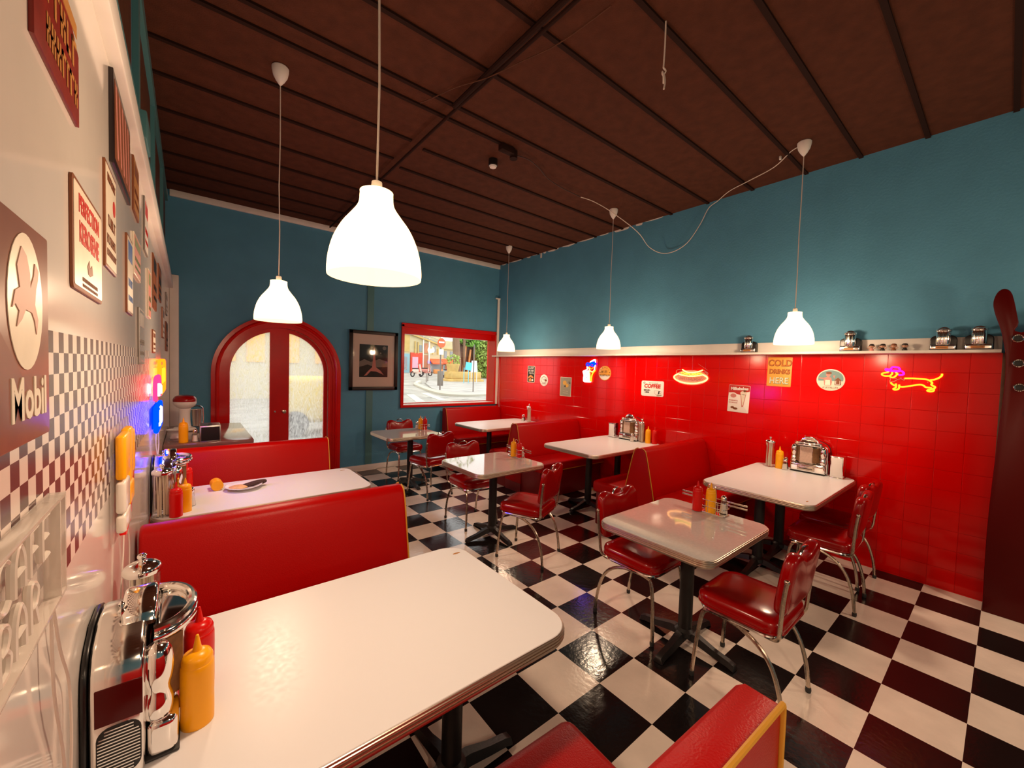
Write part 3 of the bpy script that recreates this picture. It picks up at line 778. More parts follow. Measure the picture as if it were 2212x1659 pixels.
def make_salt(cont):
    t = thing('salt_shaker', 'x', 'shaker', MID, 'glass shakers')
    B('jar_glass').lathe([(0, .0), (.024, .0), (.025, .004), (.016, .075), (.016, .084)], 18, cap=False).done('glass_body', t, ang=60)
    B(cont).lathe([(0, .003), (.0225, .003), (.0165, .055), (0, .055)], 16).done('contents', t)
    B('bright_chrome').lathe(sp_prof([(.0175, .082), (.018, .094), (.014, .106), (.006, .112), (0, .113)]), 18).done('cap', t, ang=70)
    return t
s1_ = make_salt('ink_white'); s1_['label'] = 'salt shaker beside the jukebox on the nearest red-wall table'; s1_.matrix_world = T3(4.40, 1.298, ZT)
s2_ = make_salt('ink_black'); s2_['label'] = 'pepper shaker hidden between mustard and salt on the nearest red-wall table'; s2_.matrix_world = T3(4.475, 1.312, ZT)
dup(s1_, T3(4.375, 2.965, ZT), 'salt shaker in front of the jukebox on the middle red-wall table')
dup(s1_, T3(4.40, 5.13, ZT), 'salt shaker left of the straws on the corner table')
dup(s2_, T3(4.46, 5.17, ZT), 'pepper shaker beside the salt on the corner table')
dup(s1_, T3(.01, 3.05, ZT), 'small glass shaker before the left table jukebox')
dup(s1_, T3(2.638, 1.098, ZT+.004), 'chrome capped jar in the caddy on the nearest small table')
dup(s1_, T3(2.60, 3.02, ZT+.004) @ SCL(.9), 'white shaker in the caddy on the middle small table')
dup(s2_, T3(2.575, 3.14, ZT+.004) @ SCL(.9), 'dark shaker in the caddy on the middle small table')
dup(s1_, T3(2.485, 5.17, ZT+.004) @ SCL(.9), 'white shaker in the caddy on the farthest small table')
dup(s1_, T3(.045, 4.50, .902), 'small glass shaker by the black dispenser on the counter')

def make_napkin():
    t = thing('napkin_dispenser', 'x', 'dispenser', MID, 'chrome napkin dispensers')
    b_ = B('chrome').box(-.046, .046, -.050, .050, .006, .190, bev=.005, seg=2).done('case', t)
    B('white_plastic').box(-.039, .039, -.0525, -.049, .018, .182, bev=.002).done('napkins', t)
    B('white_plastic').box(-.039, .039, .049, .0525, .018, .182, bev=.002).done('napkins', t)
    B('chrome').box(-.050, .050, -.054, .054, .0, .008, bev=.002).done('base', t)
    B('bright_chrome').box(-.048, .048, -.056, .056, .188, .196, bev=.003).done('top_plate', t)
    return t
np_ = make_napkin(); np_['label'] = 'napkin dispenser right of the jukebox on the nearest red-wall table'; np_.matrix_world = T3(4.475, .915, ZT) @ RZ(-90)
dup(np_, T3(4.46, 3.315, ZT) @ RZ(-90), 'napkin dispenser left of the jukebox on the middle red-wall table')

def make_caddy():
    t = thing('condiment_caddy', 'x', 'caddy', MID, 'wire condiment caddies')
    w_ = B('chrome')
    pl = rrect(-.042, .042, -.10, .10, .02, 4)
    for z in (.006, .045, .085): w_.tube([(x, y, z) for x, y in pl], .0022, 6, closed=True)
    for x, y in ((-.042, -.06), (-.042, .0), (-.042, .06), (.042, -.06), (.042, 0), (.042, .06), (0, -.10), (0, .10)):
        w_.tube([(x, y, .002), (x, y, .086)], .0020, 6)
    w_.box(-.040, .040, -.098, .098, .0, .003)
    w_.done('rack', t)
    B('chrome').tube(sp([(.0, -.03, .003), (.0, -.03, .12), (.0, -.022, .168), (.0, 0, .180), (.0, .022, .168), (0, .03, .12), (0, .03, .003)], 4), .0026, 6).done('handle', t)
    for y0, y1 in ((.085, .205), (-.205, -.085)):
        for z in (.062, .082):
            B('aged_chrome').box(-.006+.03, -.003+.03, y0, y1, z, z+.011, bev=.001).done('side_bar', t)
    return t
cd = make_caddy(); cd['label'] = 'wire caddy on the nearest small table'; cd.matrix_world = T3(2.597, 1.158, ZT)
dup(cd, T3(2.562, 3.07, ZT) @ SCL(.95), 'wire caddy on the middle small table')
dup(cd, T3(2.525, 5.10, ZT) @ SCL(.95), 'wire caddy on the farthest small table')

# plate with fries and a burger patty
pt = thing('dinner_plate', 'white plate with fries and a dark patty on the left booth table', 'plate', T3(.295, 3.27, ZT))
B('ceramic').lathe([(0, .0), (.055, .0), (.058, .006), (.085, .014), (.108, .024), (.110, .0265), (.106, .0275), (.080, .019), (.055, .012), (0, .011)], 40).done('plate_body', pt, ang=50)
fo = thing('fries', 'pale portion of fries on the left half of the plate', 'food', T3(.262, 3.262, ZT+.0115))
f_ = B('fries_food').lathe(sp_prof([(0, .0), (.045, .0), (.052, .006), (.035, .016), (0, .020)]), 20, M=SCL(1.1, .9, 1)); fo2 = f_.done('fries_pile', fo, ang=70)
pa = thing('burger_patty', 'long dark meat patty hanging over the right rim of the plate', 'food', T3(.358, 3.275, ZT+.024) @ RZ(8) @ RY(-6))
B('patty').lathe(sp_prof([(0, -.075), (.016, -.068), (.022, -.03), (.024, .01), (.020, .05), (.012, .072), (0, .076)]), 14, M=SCL(1, 1.1, .8) @ RY(90)).done('patty_body', pa, ang=70)

# counter with milkshake mixer
ct = thing('side_counter', 'glossy dark red service counter behind the left benches', 'counter', T3(.155, 5.05, 0))
B('counter_top').box(-.322, .322, -.63, .63, .862, .900, bev=.006).done('worktop', ct)
B('dark_red_gloss').box(-.318, .29, -.60, .60, 0, .862, bev=.004).done('cabinet_body', ct)
mx_ = thing('milkshake_mixer', 'white milkshake mixer with a red cap and steel cup', 'mixer', T3(-.03, 5.25, .901) @ RZ(15))
B('white_plastic').box(-.075, .075, -.09, .09, 0, .035, bev=.015, seg=4).done('base', mx_)
B('white_plastic').lathe(sp_prof([(.055, .03), (.046, .08), (.044, .17), (.05, .235)]), 20).done('column', mx_, ang=60)
B('white_plastic').lathe(sp_prof([(.05, .23), (.075, .25), (.092, .275), (.094, .30)]), 24, M=SCL(1, 1.15, 1)).done('head', mx_, ang=60)
B('chair_red').lathe(sp_prof([(.095, .298), (.093, .325), (.075, .352), (.04, .362), (0, .364)]), 24, M=SCL(1, 1.15, 1)).done('cap', mx_, ang=60)
B('steel_brushed').lathe([(0, .045), (.034, .045), (.045, .21), (.047, .215), (.044, .212), (.030, .05)], 22, M=T3(.095, -.02, 0)).done('steel_cup', mx_)
B('chrome').tube(sp([(.04, -.02, .235), (.09, -.02, .250), (.135, -.02, .235), (.145, -.02, .20), (.145, -.02, .06), (.10, -.02, .035)], 4), .006, 8).done('cup_bracket', mx_)
dsh = thing('white_dish', 'white pedestal dish between the mixer and the left wall', 'dish', T3(-.085, 4.78, .901))
B('ceramic').lathe(sp_prof([(0, 0), (.05, 0), (.045, .02), (.05, .05), (.075, .075), (.078, .08), (.06, .072), (0, .06)]), 26).done('dish_body', dsh, ang=60)
bx = thing('black_dispenser', 'chrome edged black napkin box on the counter', 'dispenser', T3(.152, 4.56, .901))
B('steel_brushed').box(-.075, .075, -.11, .11, 0, .142, bev=.004).done('case', bx)
B('black_plastic').box(-.066, .066, -.1125, -.108, .008, .130).done('front_panel', bx)
B('black_plastic').prism(ell(0, 0, .016, .032, 16), .1415, .1432).done('top_slot', bx)

# row of figurines on the ledge
def figurine(label, y, hair, shirt, arms):
    t = thing('figurine', label, 'figurine', T3(4.53, y, SH) @ RZ(-90), 'tiny figurines on the white ledge')
    B(shirt).lathe(sp_prof([(0, 0), (.014, 0), (.015, .008), (.011, .020), (.006, .026), (0, .027)]), 14, M=SCL(1, .75, 1)).done('body', t, ang=60)
    h = B('skin_figure').sphere(.0165, M=T3(0, 0, .040) @ SCL(1, .9, .92)).sphere(.0028, M=T3(0, -.0155, .038), u=8, v=6)
    for sg in (-1, 1): h.sphere(.005, M=T3(sg*.0165, 0, .038), u=8, v=6)
    h.m('black_plastic')
    for sg in (-1, 1): h.sphere(.0018, M=T3(sg*.006, -.0142, .0425), u=8, v=6)
    h.box(-.004, .004, -.0152, -.0140, .0325, .0335)
    h.done('head', t, ang=80)
    B(hair).lathe(sp_prof([(.0178, .0), (.0175, .008), (.012, .0155), (0, .018)]), 16, M=T3(0, .001, .043)).done('hair', t, ang=80)
    if arms:
        for sg in (-1, 1): B('skin_figure').tube([(sg*.012, 0, .018), (sg*.021, -.004, .022), (sg*.027, -.003, .030)], .003, 6).done('arm', t)
figurine('tiny figurine in a light shirt with raised arms, first from the left', .750, 'hair_dark', 'ink_pink', True)
figurine('tiny figurine in a black shirt, second from the left', .680, 'hair_dark', 'ink_black', True)
figurine('tiny figurine in a brown shirt, third from the left', .612, 'ink_brown', 'ink_brown', True)
figurine('tiny figurine with a black fringe, last one on the right of the row', .546, 'hair_dark', 'ink_black', False)

# red board with chrome portholes, at the end of the ledge
rb = thing('porthole_board', 'tall dark red board with chrome rings at the right edge', 'board', MX(((0, 0, -1, 4.43), (-1, 0, 0, 0), (0, 1, 0, 0), (0, 0, 0, 1))))
edge = sp([(-.045, 0), (-.050, .6), (-.035, 1.2), (-.020, 1.7), (-.045, 1.95), (-.088, 2.12), (-.098, 2.20), (-.082, 2.265), (-.050, 2.285), (-.015, 2.24), (.02, 2.05), (.035, 1.98), (.40, 1.96), (.42, 0)], 4)
B('dark_red_gloss').prism([(p.x, p.y) for p in edge], -.02, .02, bev=.006, M=MID).done('board', rb)
for y, z in ((.018, 1.94), (.028, 1.77), (.040, 1.605), (.10, 1.44)):
    B('bright_chrome').tube([(x, y_, .024) for x, y_ in ell(y+.005, z, .024, .024, 24)], .0055, 8, closed=True).done('chrome_ring', rb)
    B('black_mat').prism(ell(y+.005, z, .019, .019, 20), .0195, .0215).done('porthole', rb)

# ceiling fittings
cn = thing('ceiling_conduit', 'thin brown conduit crossing the dark ceiling lines', 'pipe', T3(1.55, 0, ZC-.036))
B('fittings_and_groove_shade').tube([(.04, -2.9, 0), (.03, .5, 0), (.01, 2.0, 0), (-.002, 2.74, 0), (0, 4.6, 0), (0, 6.1, 0)], .011, 8).tube([(-.035, 1.2, 0), (-.03, 2.66, 0)], .018, 8).done('pipe', cn)
jb = thing('junction_box', 'dark junction box with cables on the ceiling', 'box', T3(2.19, 2.86, ZC-.04))
B('fittings_and_groove_shade').box(-.09, .05, -.03, .03, -.02, .035, bev=.006).lathe([(0, -.035), (.035, -.035), (.035, .03), (0, .03)], 16, M=T3(.075, .02, 0)).done('box_body', jb)
sd = thing('smoke_detector', 'round detector with a pale underside on the ceiling', 'detector', T3(2.22, 3.13, ZC))
B('black_plastic').lathe([(0, 0), (.042, 0), (.043, -.055), (.038, -.06)], 24).done('housing', sd)
B('white_plastic').lathe([(.037, -.058), (.030, -.074), (.012, -.08), (0, -.08)], 18).done('lens', sd)
hc = thing('hanging_cord', 'loose white cord with a knotted end hanging from the ceiling', 'cord', T3(2.06, 1.29, 0))
B('cord_white').tube(sp([(0, 0, ZC-.002), (.002, 0, 3.46), (-.001, 0, 3.38), (-.004, 0, 3.325)], 4), .0045, 8).done('cord_length', hc)
B('cord_white').tube(sp([(-.004, 0, 3.325), (.010, -.006, 3.31), (.004, .008, 3.295), (-.012, 0, 3.30), (-.010, -.006, 3.27), (.002, 0, 3.245), (.008, 0, 3.27), (.004, .004, 3.30), (.012, 0, 3.28), (.016, 0, 3.25), (.008, 0, 3.215)], 4), .0048, 8).done('knot', hc)
lc = thing('lamp_cable', 'long white cable drooping down the teal wall to the nearest right lamp', 'cable', T3(0, 0, 0))
B('cord_white').tube(sp([(3.35, 3.05, 3.535), (3.50, 2.99, 3.51), (3.66, 2.86, 3.40), (3.95, 2.72, 3.22), (4.40, 2.86, 3.18), (4.55, 2.78, 3.115), (4.57, 2.62, 3.105), (4.56, 2.45, 3.17), (4.56, 2.31, 3.34), (4.56, 2.22, 3.50), (4.555, 2.12, ZC-.03), (4.45, 1.95, ZC-.006), (4.30, 1.72, ZC-.034), (4.18, 1.45, ZC-.034), (4.05, 1.28, ZC-.006), (4.0, 1.20, ZC-.012)], 5), .0042, 6).done('cable_run', lc)
B('white_plastic').box(4.07, 4.09, 1.36, 1.375, ZC-.03, ZC-.001, bev=.002).done('clip', lc)
dc = thing('ceiling_cable', 'dark cable looping from the junction box to the lamp cable', 'cable', T3(0, 0, 0))
B('cord_dark').tube(sp([(2.26, 2.86, ZC-.05), (2.42, 2.86, ZC-.032), (2.60, 2.91, ZC-.032), (2.80, 3.0, ZC-.032), (3.05, 3.05, ZC-.034), (3.35, 3.05, ZC-.045)], 5), .005, 6).done('cable_run', dc)
oc = thing('loose_wire', 'thin brown wire crossing the conduit overhead', 'wire', T3(0, 0, 0))
B('brown_wood').tube(sp([(1.32, 2.80, ZC-.03), (1.36, 2.66, ZC-.04), (1.42, 2.45, ZC-.05), (1.52, 2.24, ZC-.055), (1.60, 2.0, ZC-.05), (1.68, 1.74, ZC-.05), (1.72, 1.40, ZC-.04)], 5), .0038, 6).done('wire_run', oc)
pp = thing('wall_pipe', 'teal painted pipe along the top of the left wall', 'pipe', T3(-.168, 0, 2.60))
B('teal_gloss').tube([(0, -3.1, 0), (0, 6.0, 0)], .018, 10).done('pipe', pp)
B('teal_gloss').box(-.045, .028, 2.40, 2.62, -.02, .10, bev=.006).done('pipe_box', pp)
sk = thing('table_cord', 'white cord running down the corner of the red wall', 'cord', T3(0, 0, 0))
B('cord_white').tube(sp([(4.58, 6.10, 1.845), (4.59, 6.08, 1.4), (4.585, 6.06, 1.0), (4.59, 6.03, .72)], 4), .004, 6).done('cord_run', sk)
sw = thing('wall_switch', 'small white switch near the right edge', 'switch', T3(4.757, -.075, 1.07))
B('white_plastic').box(-.004, .004, -.012, .012, -.018, .018, bev=.002).done('plate', sw)
# ================================================================= SIGNS ON THE RED WALL
def board(t, w, h, mat, th=.004, r=.008, edge=None, name='board'):
    if edge:
        B(edge).prism(rrect(-w/2, w/2, -h/2, h/2, r), 0, th, bev=.0008).done(name, t)
        B(mat).prism(rrect(-w/2+.008, w/2-.008, -h/2+.008, h/2-.008, max(.001, r-.004)), th, th+.0008).done('face', t, smooth=False)
    else: B(mat).prism(rrect(-w/2, w/2, -h/2, h/2, r), 0, th, bev=.0008).done(name, t)
def strokes(mb, x0, x1, y, h, z, seed=1, dens=1.3):
    random.seed(seed); x = x0
    while x < x1-h*.2:
        w = h*random.uniform(.25, .6)/dens*1.2
        k = random.random()
        if k < .4: mb.box(x, x+w*.35, y-h/2, y+h/2, z, z+.0006); mb.box(x, x+w, y+h*.3, y+h/2, z, z+.0006)
        elif k < .7: mb.box(x, x+w*.3, y-h/2, y+h/2, z, z+.0006); mb.box(x+w*.6, x+w*.9, y-h/2, y+h/2, z, z+.0006); mb.box(x, x+w*.9, y-h*.08, y+h*.08, z, z+.0006)
        else: mb.box(x, x+w*.9, y-h/2, y-h*.28, z, z+.0006); mb.box(x, x+w*.3, y-h/2, y+h/2, z, z+.0006)
        x += w+h*.16
    return mb
GS = 'small signs on the red wall'
t = thing('tin_sign', 'tall narrow cream and black sign with orange food, nearest the window', 'sign', WR(5.175, 1.547) @ RZ(-1), GS)
board(t, .19, .285, 'ink_black', .004, .02, 'sign_cream')
a_ = MB().m('ink_white'); strokes(a_, -.07, .07, .105, .035, .0048, 2); strokes(a_, -.07, .07, .058, .032, .0048, 3); strokes(a_, -.05, .07, .015, .026, .0048, 4); a_.done('lettering', t, smooth=False)
B('label_orange').prism([(-.07, -.05), (-.01, -.01), (.06, -.045), (.06, -.075), (-.01, -.05), (-.07, -.08)], .0048, .006).prism([(-.06, -.09), (0, -.065), (.02, -.12), (-.05, -.125)], .0048, .006).m('ink_white').prism(ell(.04, -.10, .022, .018, 12), .0048, .006).done('picture', t, smooth=False)
t = thing('tin_sign', 'small white oval sign right of the narrow cream one', 'sign', WR(4.852, 1.455), GS)
B('sign_white').prism(ell(0, 0, .097, .096, 36), 0, .004, bev=.001).done('board', t)
a_ = B('ink_grey').tube([(x, y, .0045) for x, y in ell(0, .01, .068, .052, 24, 20, 320)], .003, 5).tube([(x, y, .0045) for x, y in ell(.0, .035, .03, .03, 16)], .003, 5, closed=True)
a_.m('ink_brown').prism(ell(.045, 0, .026, .018, 14), .004, .0055); a_.m('ink_grey'); strokes(a_, -.05, .05, -.055, .014, .0045, 6)
a_.done('picture', t)
t = thing('paper_card', 'pale yellowish card below the ice cream neon', 'card', WR(4.358, 1.375) @ RZ(-1), GS)
board(t, .235, .30, 'sign_grey', .003, .004, 'sign_cream')
a_ = B('ink_yellow').prism(ell(-.02, .06, .04, .035, 14), .0038, .005).prism(ell(.03, .02, .035, .03, 14), .0038, .005).m('ink_black').prism([(-.03, 0), (-.005, .03), (.01, -.005)], .0038, .0055).prism(ell(.085, .075, .02, .024, 14), .0038, .0055).m('sign_grey').prism(ell(.092, .082, .015, .018, 12), .005, .0062)
a_.m('sign_cream'); strokes(a_, -.05, .06, -.07, .012, .0038, 8); strokes(a_, -.05, .06, -.10, .012, .0038, 9); a_.done('picture', t, smooth=False)
t = thing('tin_sign', 'round orange sign touching the ice cream neon', 'sign', WR(3.607, 1.606), GS)
B('sign_orange').prism(ell(0, 0, .108, .104, 36), 0, .004, bev=.001).done('board', t)
a_ = B('sign_white').prism([(x, y) for x, y in ell(0, 0, .099, .095, 20, 200, 340)], .0042, .005)
a_.m('ink_black'); strokes(a_, -.06, -.02, .02, .03, .0045, 3); strokes(a_, .0, .05, .02, .034, .0045, 4)
strokes(a_, -.085, .085, -.032, .026, .0052, 5)
for k in range(9):
    an = 200-k*27.5; a_.box(-.004, .004, -.007, .007, .0042, .0052, M=T3(.085*cos(RAD(an)), .082*sin(RAD(an)), 0) @ RZ(an-90))
a_.done('lettering', t, smooth=False)
t = thing('tin_sign', 'white coffee sign with a steaming cup', 'sign', WR(2.848, 1.430), GS)
board(t, .315, .195, 'sign_white', .004, .02)
B('ink_red').text('COFFEE', .066, T3(.0, .030, .0045) @ MX(((1, .12, 0, 0), (0, 1, 0, 0), (0, 0, 1, 0), (0, 0, 0, 1))), .0006, sx=1.0, bold=.0036).done('lettering', t, smooth=False)
a_ = B('ink_black').text('SERVED', .027, T3(-.075, -.025, .0045), .0005, bold=.0012).text('HERE', .027, T3(-.075, -.050, .0045), .0005, bold=.0012)
strokes(a_, -.05, .08, .072, .010, .0045, 11); a_.tube([(x, y, .0045) for x, y in ell(-.115, .07, .012, .011, 14)], .0025, 5, closed=True)
a_.done('small_lettering', t, smooth=False)
a_ = B('ink_grey').tube([(p[0], p[1], .0045) for p in [(.03, -.025), (.035, -.055), (.05, -.072), (.085, -.072), (.10, -.055), (.104, -.025), (.03, -.025)]], .0015, 5).tube([(x, y, .0045) for x, y in ell(.113, -.042, .013, .013, 14)], .002, 5)
a_.m('ink_black').prism([(.08, -.07), (.10, -.055), (.104, -.027), (.09, -.027)], .0042, .005).m('ink_green').prism([(.06, -.082), (.135, -.070), (.13, -.080), (.07, -.09)], .0042, .005); a_.done('picture', t, smooth=False)
t = thing('tin_sign', 'tilted milkshake sign with a tall glass', 'sign', WR(1.815, 1.380) @ RZ(-2), GS)
board(t, .212, .290, 'sign_white', .004, .006)
a_ = B('ink_red').prism([(-.104, .142), (.104, .142), (.104, .085), (.06, .075), (.03, .04), (-.02, .05), (-.05, .065), (-.104, .06)], .0042, .005)
a_.m('ink_pink').prism(ell(-.055, .03, .03, .022, 14), .0042, .0055).prism([(.015, .055), (.072, .055), (.052, -.08), (.036, -.085)], .0042, .0052)
a_.m('sign_cream').prism(ell(.045, .065, .032, .02, 14), .0042, .006).prism([(.022, .05), (.065, .05), (.048, -.065), (.040, -.065)], .0042, .006)
a_.m('ink_brown').prism(ell(.055, .088, .014, .012, 12), .0042, .0065).prism(ell(-.055, -.098, .02, .012, 12), .0042, .0055).prism(ell(-.025, -.108, .022, .012, 12), .0042, .0055)
a_.m('ink_red'); strokes(a_, -.095, .0, -.022, .012, .0045, 12); strokes(a_, -.095, -.01, -.045, .010, .0045, 13); a_.done('picture', t, smooth=False)
B('ink_white').text('Milkshakes', .042, T3(.002, .108, .0055) @ RZ(3), .0006, sx=.96, bold=.0020).done('lettering', t, smooth=False)
t = thing('tin_sign', 'orange sign lettered COLD DRINKS HERE', 'sign', WR(1.448, 1.678) @ RZ(-1), GS)
board(t, .212, .292, 'sign_orange', .004, .006)
M_ = T3(0, .088, .0045)
B('ink_brown').text('COLD', .088, T3(.002, .085, .0045), .0004, sx=.86, bold=.004).m('ink_rust').text('COLD', .088, T3(0, .088, .0055), .0004, sx=.86, bold=.0008).done('lettering', t, smooth=False)
B('ink_brown').text('DRINKS', .062, T3(.002, .0, .0045), .0004, sx=.84, bold=.004).m('ink_rust').text('DRINKS', .062, T3(0, .002, .0055), .0004, sx=.84, bold=.0006).done('lettering', t, smooth=False)
B('ink_green').text('HERE', .088, T3(.002, -.092, .0045), .0004, sx=.82, bold=.0035).m('sign_cream').text('HERE', .088, T3(0, -.090, .0055), .0004, sx=.82, bold=-.0002).done('lettering', t, smooth=False)
t = thing('tin_sign', 'round pale sign of a waitress beside a jukebox', 'sign', WR(1.033, 1.613), GS)
B('sign_cream').prism(ell(0, 0, .106, .099, 40), 0, .004, bev=.001).done('board', t)
a_ = B('ink_teal').prism([(x, y) for x, y in ell(0, .012, .094, .078, 28, -15, 195)], .0042, .0048)
a_.m('ink_pink').prism(ell(-.018, .048, .017, .020, 14), .005, .006).prism([(-.05, .02), (-.02, .03), (.005, .02), (.012, -.02), (.005, -.05), (-.045, -.05), (-.05, -.01)], .005, .006).prism([(-.09, .014), (-.05, .008), (-.045, .018), (-.088, .022)], .005, .006)
a_.m('sign_cream').prism([(-.038, .0), (-.004, .0), (0, -.048), (-.04, -.048)], .0062, .007).m('ink_brown').prism(ell(-.014, .064, .022, .012, 14), .0062, .007).prism([(.032, -.045), (.078, -.045), (.078, .0), (.055, .024), (.032, .0)], .005, .006)
a_.m('ink_white').tube([(.040, -.005, .0068), (.040, -.038, .0068), (.070, -.038, .0068), (.070, -.005, .0068)], .0028, 5).m('ink_pink').prism([(.018, .04), (.034, .045), (.027, .012)], .005, .006)
a_.m('ink_brown'); strokes(a_, -.06, .055, -.070, .014, .0045, 17, 1.0); a_.done('picture', t, smooth=False)

# ---- neon signs: bent glowing tubes held just off the wall
def neon(t, mat, pts, r=.0066, close=False, k=5, z=.018, name='tube', f=lambda x, y: (x, y)):
    P3 = [(*f(x, y), z) for x, y in pts]
    return B(mat).tube(sp(P3, k, close), r, 8, closed=close).done(name, t)
t = thing('neon_sign', 'glowing yellow dachshund neon wearing a magenta hat', 'neon sign', WR(.507, 1.642), 'neon signs on the red wall')
fd = lambda x, y: ((x-1065)/1530*.36, -(y-750)/780*.205)
neon(t, 'neon_yellow', [(505, 535), (440, 560), (350, 585), (318, 610), (340, 650), (420, 672), (520, 668)], f=fd, name='snout_tube')
neon(t, 'neon_yellow', [(585, 545), (590, 600), (560, 640), (535, 665), (560, 705), (610, 715), (665, 690), (700, 640), (730, 605), (705, 575), (680, 550)], f=fd, name='ear_tube')
neon(t, 'neon_magenta', [(520, 470), (440, 450), (410, 465), (450, 500), (560, 510), (690, 525), (780, 515)], f=fd, name='hat_brim_tube')
neon(t, 'neon_magenta', [(540, 470), (560, 420), (600, 385), (680, 392), (740, 400), (775, 440), (780, 490)], f=fd, name='hat_crown_tube')
neon(t, 'neon_magenta', [(560, 490), (700, 500), (820, 510), (880, 555), (880, 610), (820, 635), (760, 632)], f=fd, name='hat_tail_tube')
neon(t, 'neon_yellow', [(915, 735), (1100, 728), (1300, 738), (1450, 748), (1540, 790), (1590, 850), (1575, 900), (1620, 940), (1665, 970), (1640, 1030), (1630, 1090), (1560, 1110), (1490, 1090), (1520, 1060), (1590, 1040), (1570, 1000), (1450, 985), (1390, 935), (1320, 915), (1200, 930), (1050, 970), (900, 1000), (810, 1000)], f=fd, name='body_tube')
neon(t, 'neon_yellow', [(1540, 765), (1640, 745), (1740, 690), (1800, 620), (1798, 565)], f=fd, name='tail_tube')
neon(t, 'neon_yellow', [(565, 870), (600, 920), (680, 975)], f=fd, name='chest_tube')
neon(t, 'neon_yellow', [(700, 905), (710, 980), (700, 1040), (645, 1075), (690, 1105), (760, 1085), (790, 1040), (790, 930)], f=fd, name='leg_tube')
neon(t, 'ink_pink', [(530, 710), (560, 780), (540, 850), (640, 850), (720, 790), (820, 745)], f=fd, r=.003, name='scarf_tube')
neon(t, 'ink_pink', [(610, 740), (720, 745)], f=fd, r=.003, name='scarf_tube')
neon(t, 'ink_pink', [(820, 710), (850, 760), (910, 790), (900, 720)], f=fd, r=.003, name='scarf_tube')
for x, y in ((480, 600), (700, 1000), (1480, 830), (1700, 720)):
    B('clear_acrylic').box(-.003, .003, -.003, .003, 0, .016, M=T3(*fd(x, y), 0)).done('standoff', t)
t = thing('neon_sign', 'glowing hot dog neon lettered HOT DOGS', 'neon sign', WR(2.352, 1.600), 'neon signs on the red wall')
fh = lambda x, y: ((x-985)/480*.415, -(y-350)/200*.185)
neon(t, 'neon_white_warm', [(812, 318), (760, 345), (755, 375), (800, 405), (890, 430), (985, 437), (1080, 430), (1170, 405), (1215, 375), (1205, 345), (1160, 325)], r=.008, f=fh, name='bun_tube')
neon(t, 'neon_white_warm', [(815, 318), (870, 335), (985, 345), (1100, 335), (1160, 322)], r=.006, f=fh, name='bun_tube', z=.021)
neon(t, 'neon_white_warm', [(868, 262), (920, 288), (985, 300), (1060, 292), (1110, 280), (1150, 265)], r=.007, f=fh, name='sausage_tube')
neon(t, 'neon_lime', [(850, 305), (880, 298), (905, 315), (940, 322), (965, 308), (1000, 305), (1030, 325), (1060, 322), (1090, 305), (1120, 315), (1145, 305)], r=.004, f=fh, name='mustard_tube')
neon(t, 'neon_lime', [(860, 320), (890, 325), (920, 308), (950, 310), (980, 328), (1010, 326), (1045, 308), (1080, 320), (1120, 300)], r=.004, f=fh, name='mustard_tube')
neon(t, 'ink_pink', [(785, 312), (785, 280), (810, 265), (850, 268)], r=.0035, f=fh, name='sausage_end_tube')
neon(t, 'ink_pink', [(1195, 325), (1205, 300), (1180, 290), (1150, 300)], r=.0035, f=fh, name='sausage_end_tube')
neon(t, 'ink_pink', [(1155, 262), (1200, 285), (1222, 305), (1210, 330)], r=.0035, f=fh, name='sausage_end_tube')
B('ink_pink').text('HOT DOGS', .062, T3(.0, -.022, .018), .0015, sx=.92, bold=-.0004, spacing=1.05).done('lettering', t, smooth=False)
B('clear_acrylic').prism(ell(0, -.012, .205, .088, 32), .002, .006).done('backing', t)
cw = thing('sign_wire', 'thin wire slanting up from the hot dog neon', 'wire', WR(2.19, 1.70, 4.598), None)
B('ink_pink').tube([(.03, -.02, .003), (-.02, .012, .003), (-.08, .05, .003)], .0014, 5).done('wire_run', cw)
t = thing('neon_sign', 'glowing blue, white and yellow ice cream neon', 'neon sign', WR(3.880, 1.635), 'neon signs on the red wall')
fi = lambda x, y: ((x-1790)/275*.265, -(y-508)/485*.345)
neon(t, 'neon_white', [(1900, 285), (1850, 300), (1805, 335)], r=.010, f=fi, name='swirl_tube')
neon(t, 'neon_white', [(1905, 300), (1905, 360), (1895, 440), (1890, 500)], r=.007, f=fi, name='swirl_tube')
neon(t, 'neon_blue', [(1750, 350), (1730, 385), (1750, 410), (1780, 400), (1785, 365)], r=.008, f=fi, close=True, name='bow_tube')
neon(t, 'neon_blue', [(1820, 340), (1870, 330), (1905, 350), (1890, 400), (1840, 410), (1805, 375)], r=.010, f=fi, close=True, name='bow_tube')
neon(t, 'neon_blue', [(1830, 360), (1880, 355), (1870, 390)], r=.010, f=fi, name='bow_tube')
neon(t, 'neon_white', [(1745, 425), (1750, 480), (1700, 510), (1672, 530), (1690, 600), (1685, 690), (1700, 735), (1780, 738), (1830, 735)], r=.008, f=fi, name='cup_tube')
neon(t, 'neon_white_warm', [(1745, 430), (1790, 460), (1800, 500), (1850, 530), (1900, 480)], r=.008, f=fi, name='cream_tube')
neon(t, 'neon_gold', [(1790, 425), (1830, 470), (1870, 440)], r=.007, f=fi, name='cream_tube')
neon(t, 'neon_yellow', [(1905, 500), (1860, 560), (1840, 640), (1838, 730)], r=.010, f=fi, name='cone_tube')
neon(t, 'neon_yellow', [(1800, 530), (1810, 600), (1815, 700), (1820, 730)], r=.007, f=fi, name='cone_tube')
B('neon_white').prism([fi(*p) for p in ((1690, 530), (1780, 500), (1800, 560), (1800, 720), (1700, 720), (1700, 600))], .010, .012).done('cup_panel', t, smooth=False)
a_ = MB().m('ink_blue')
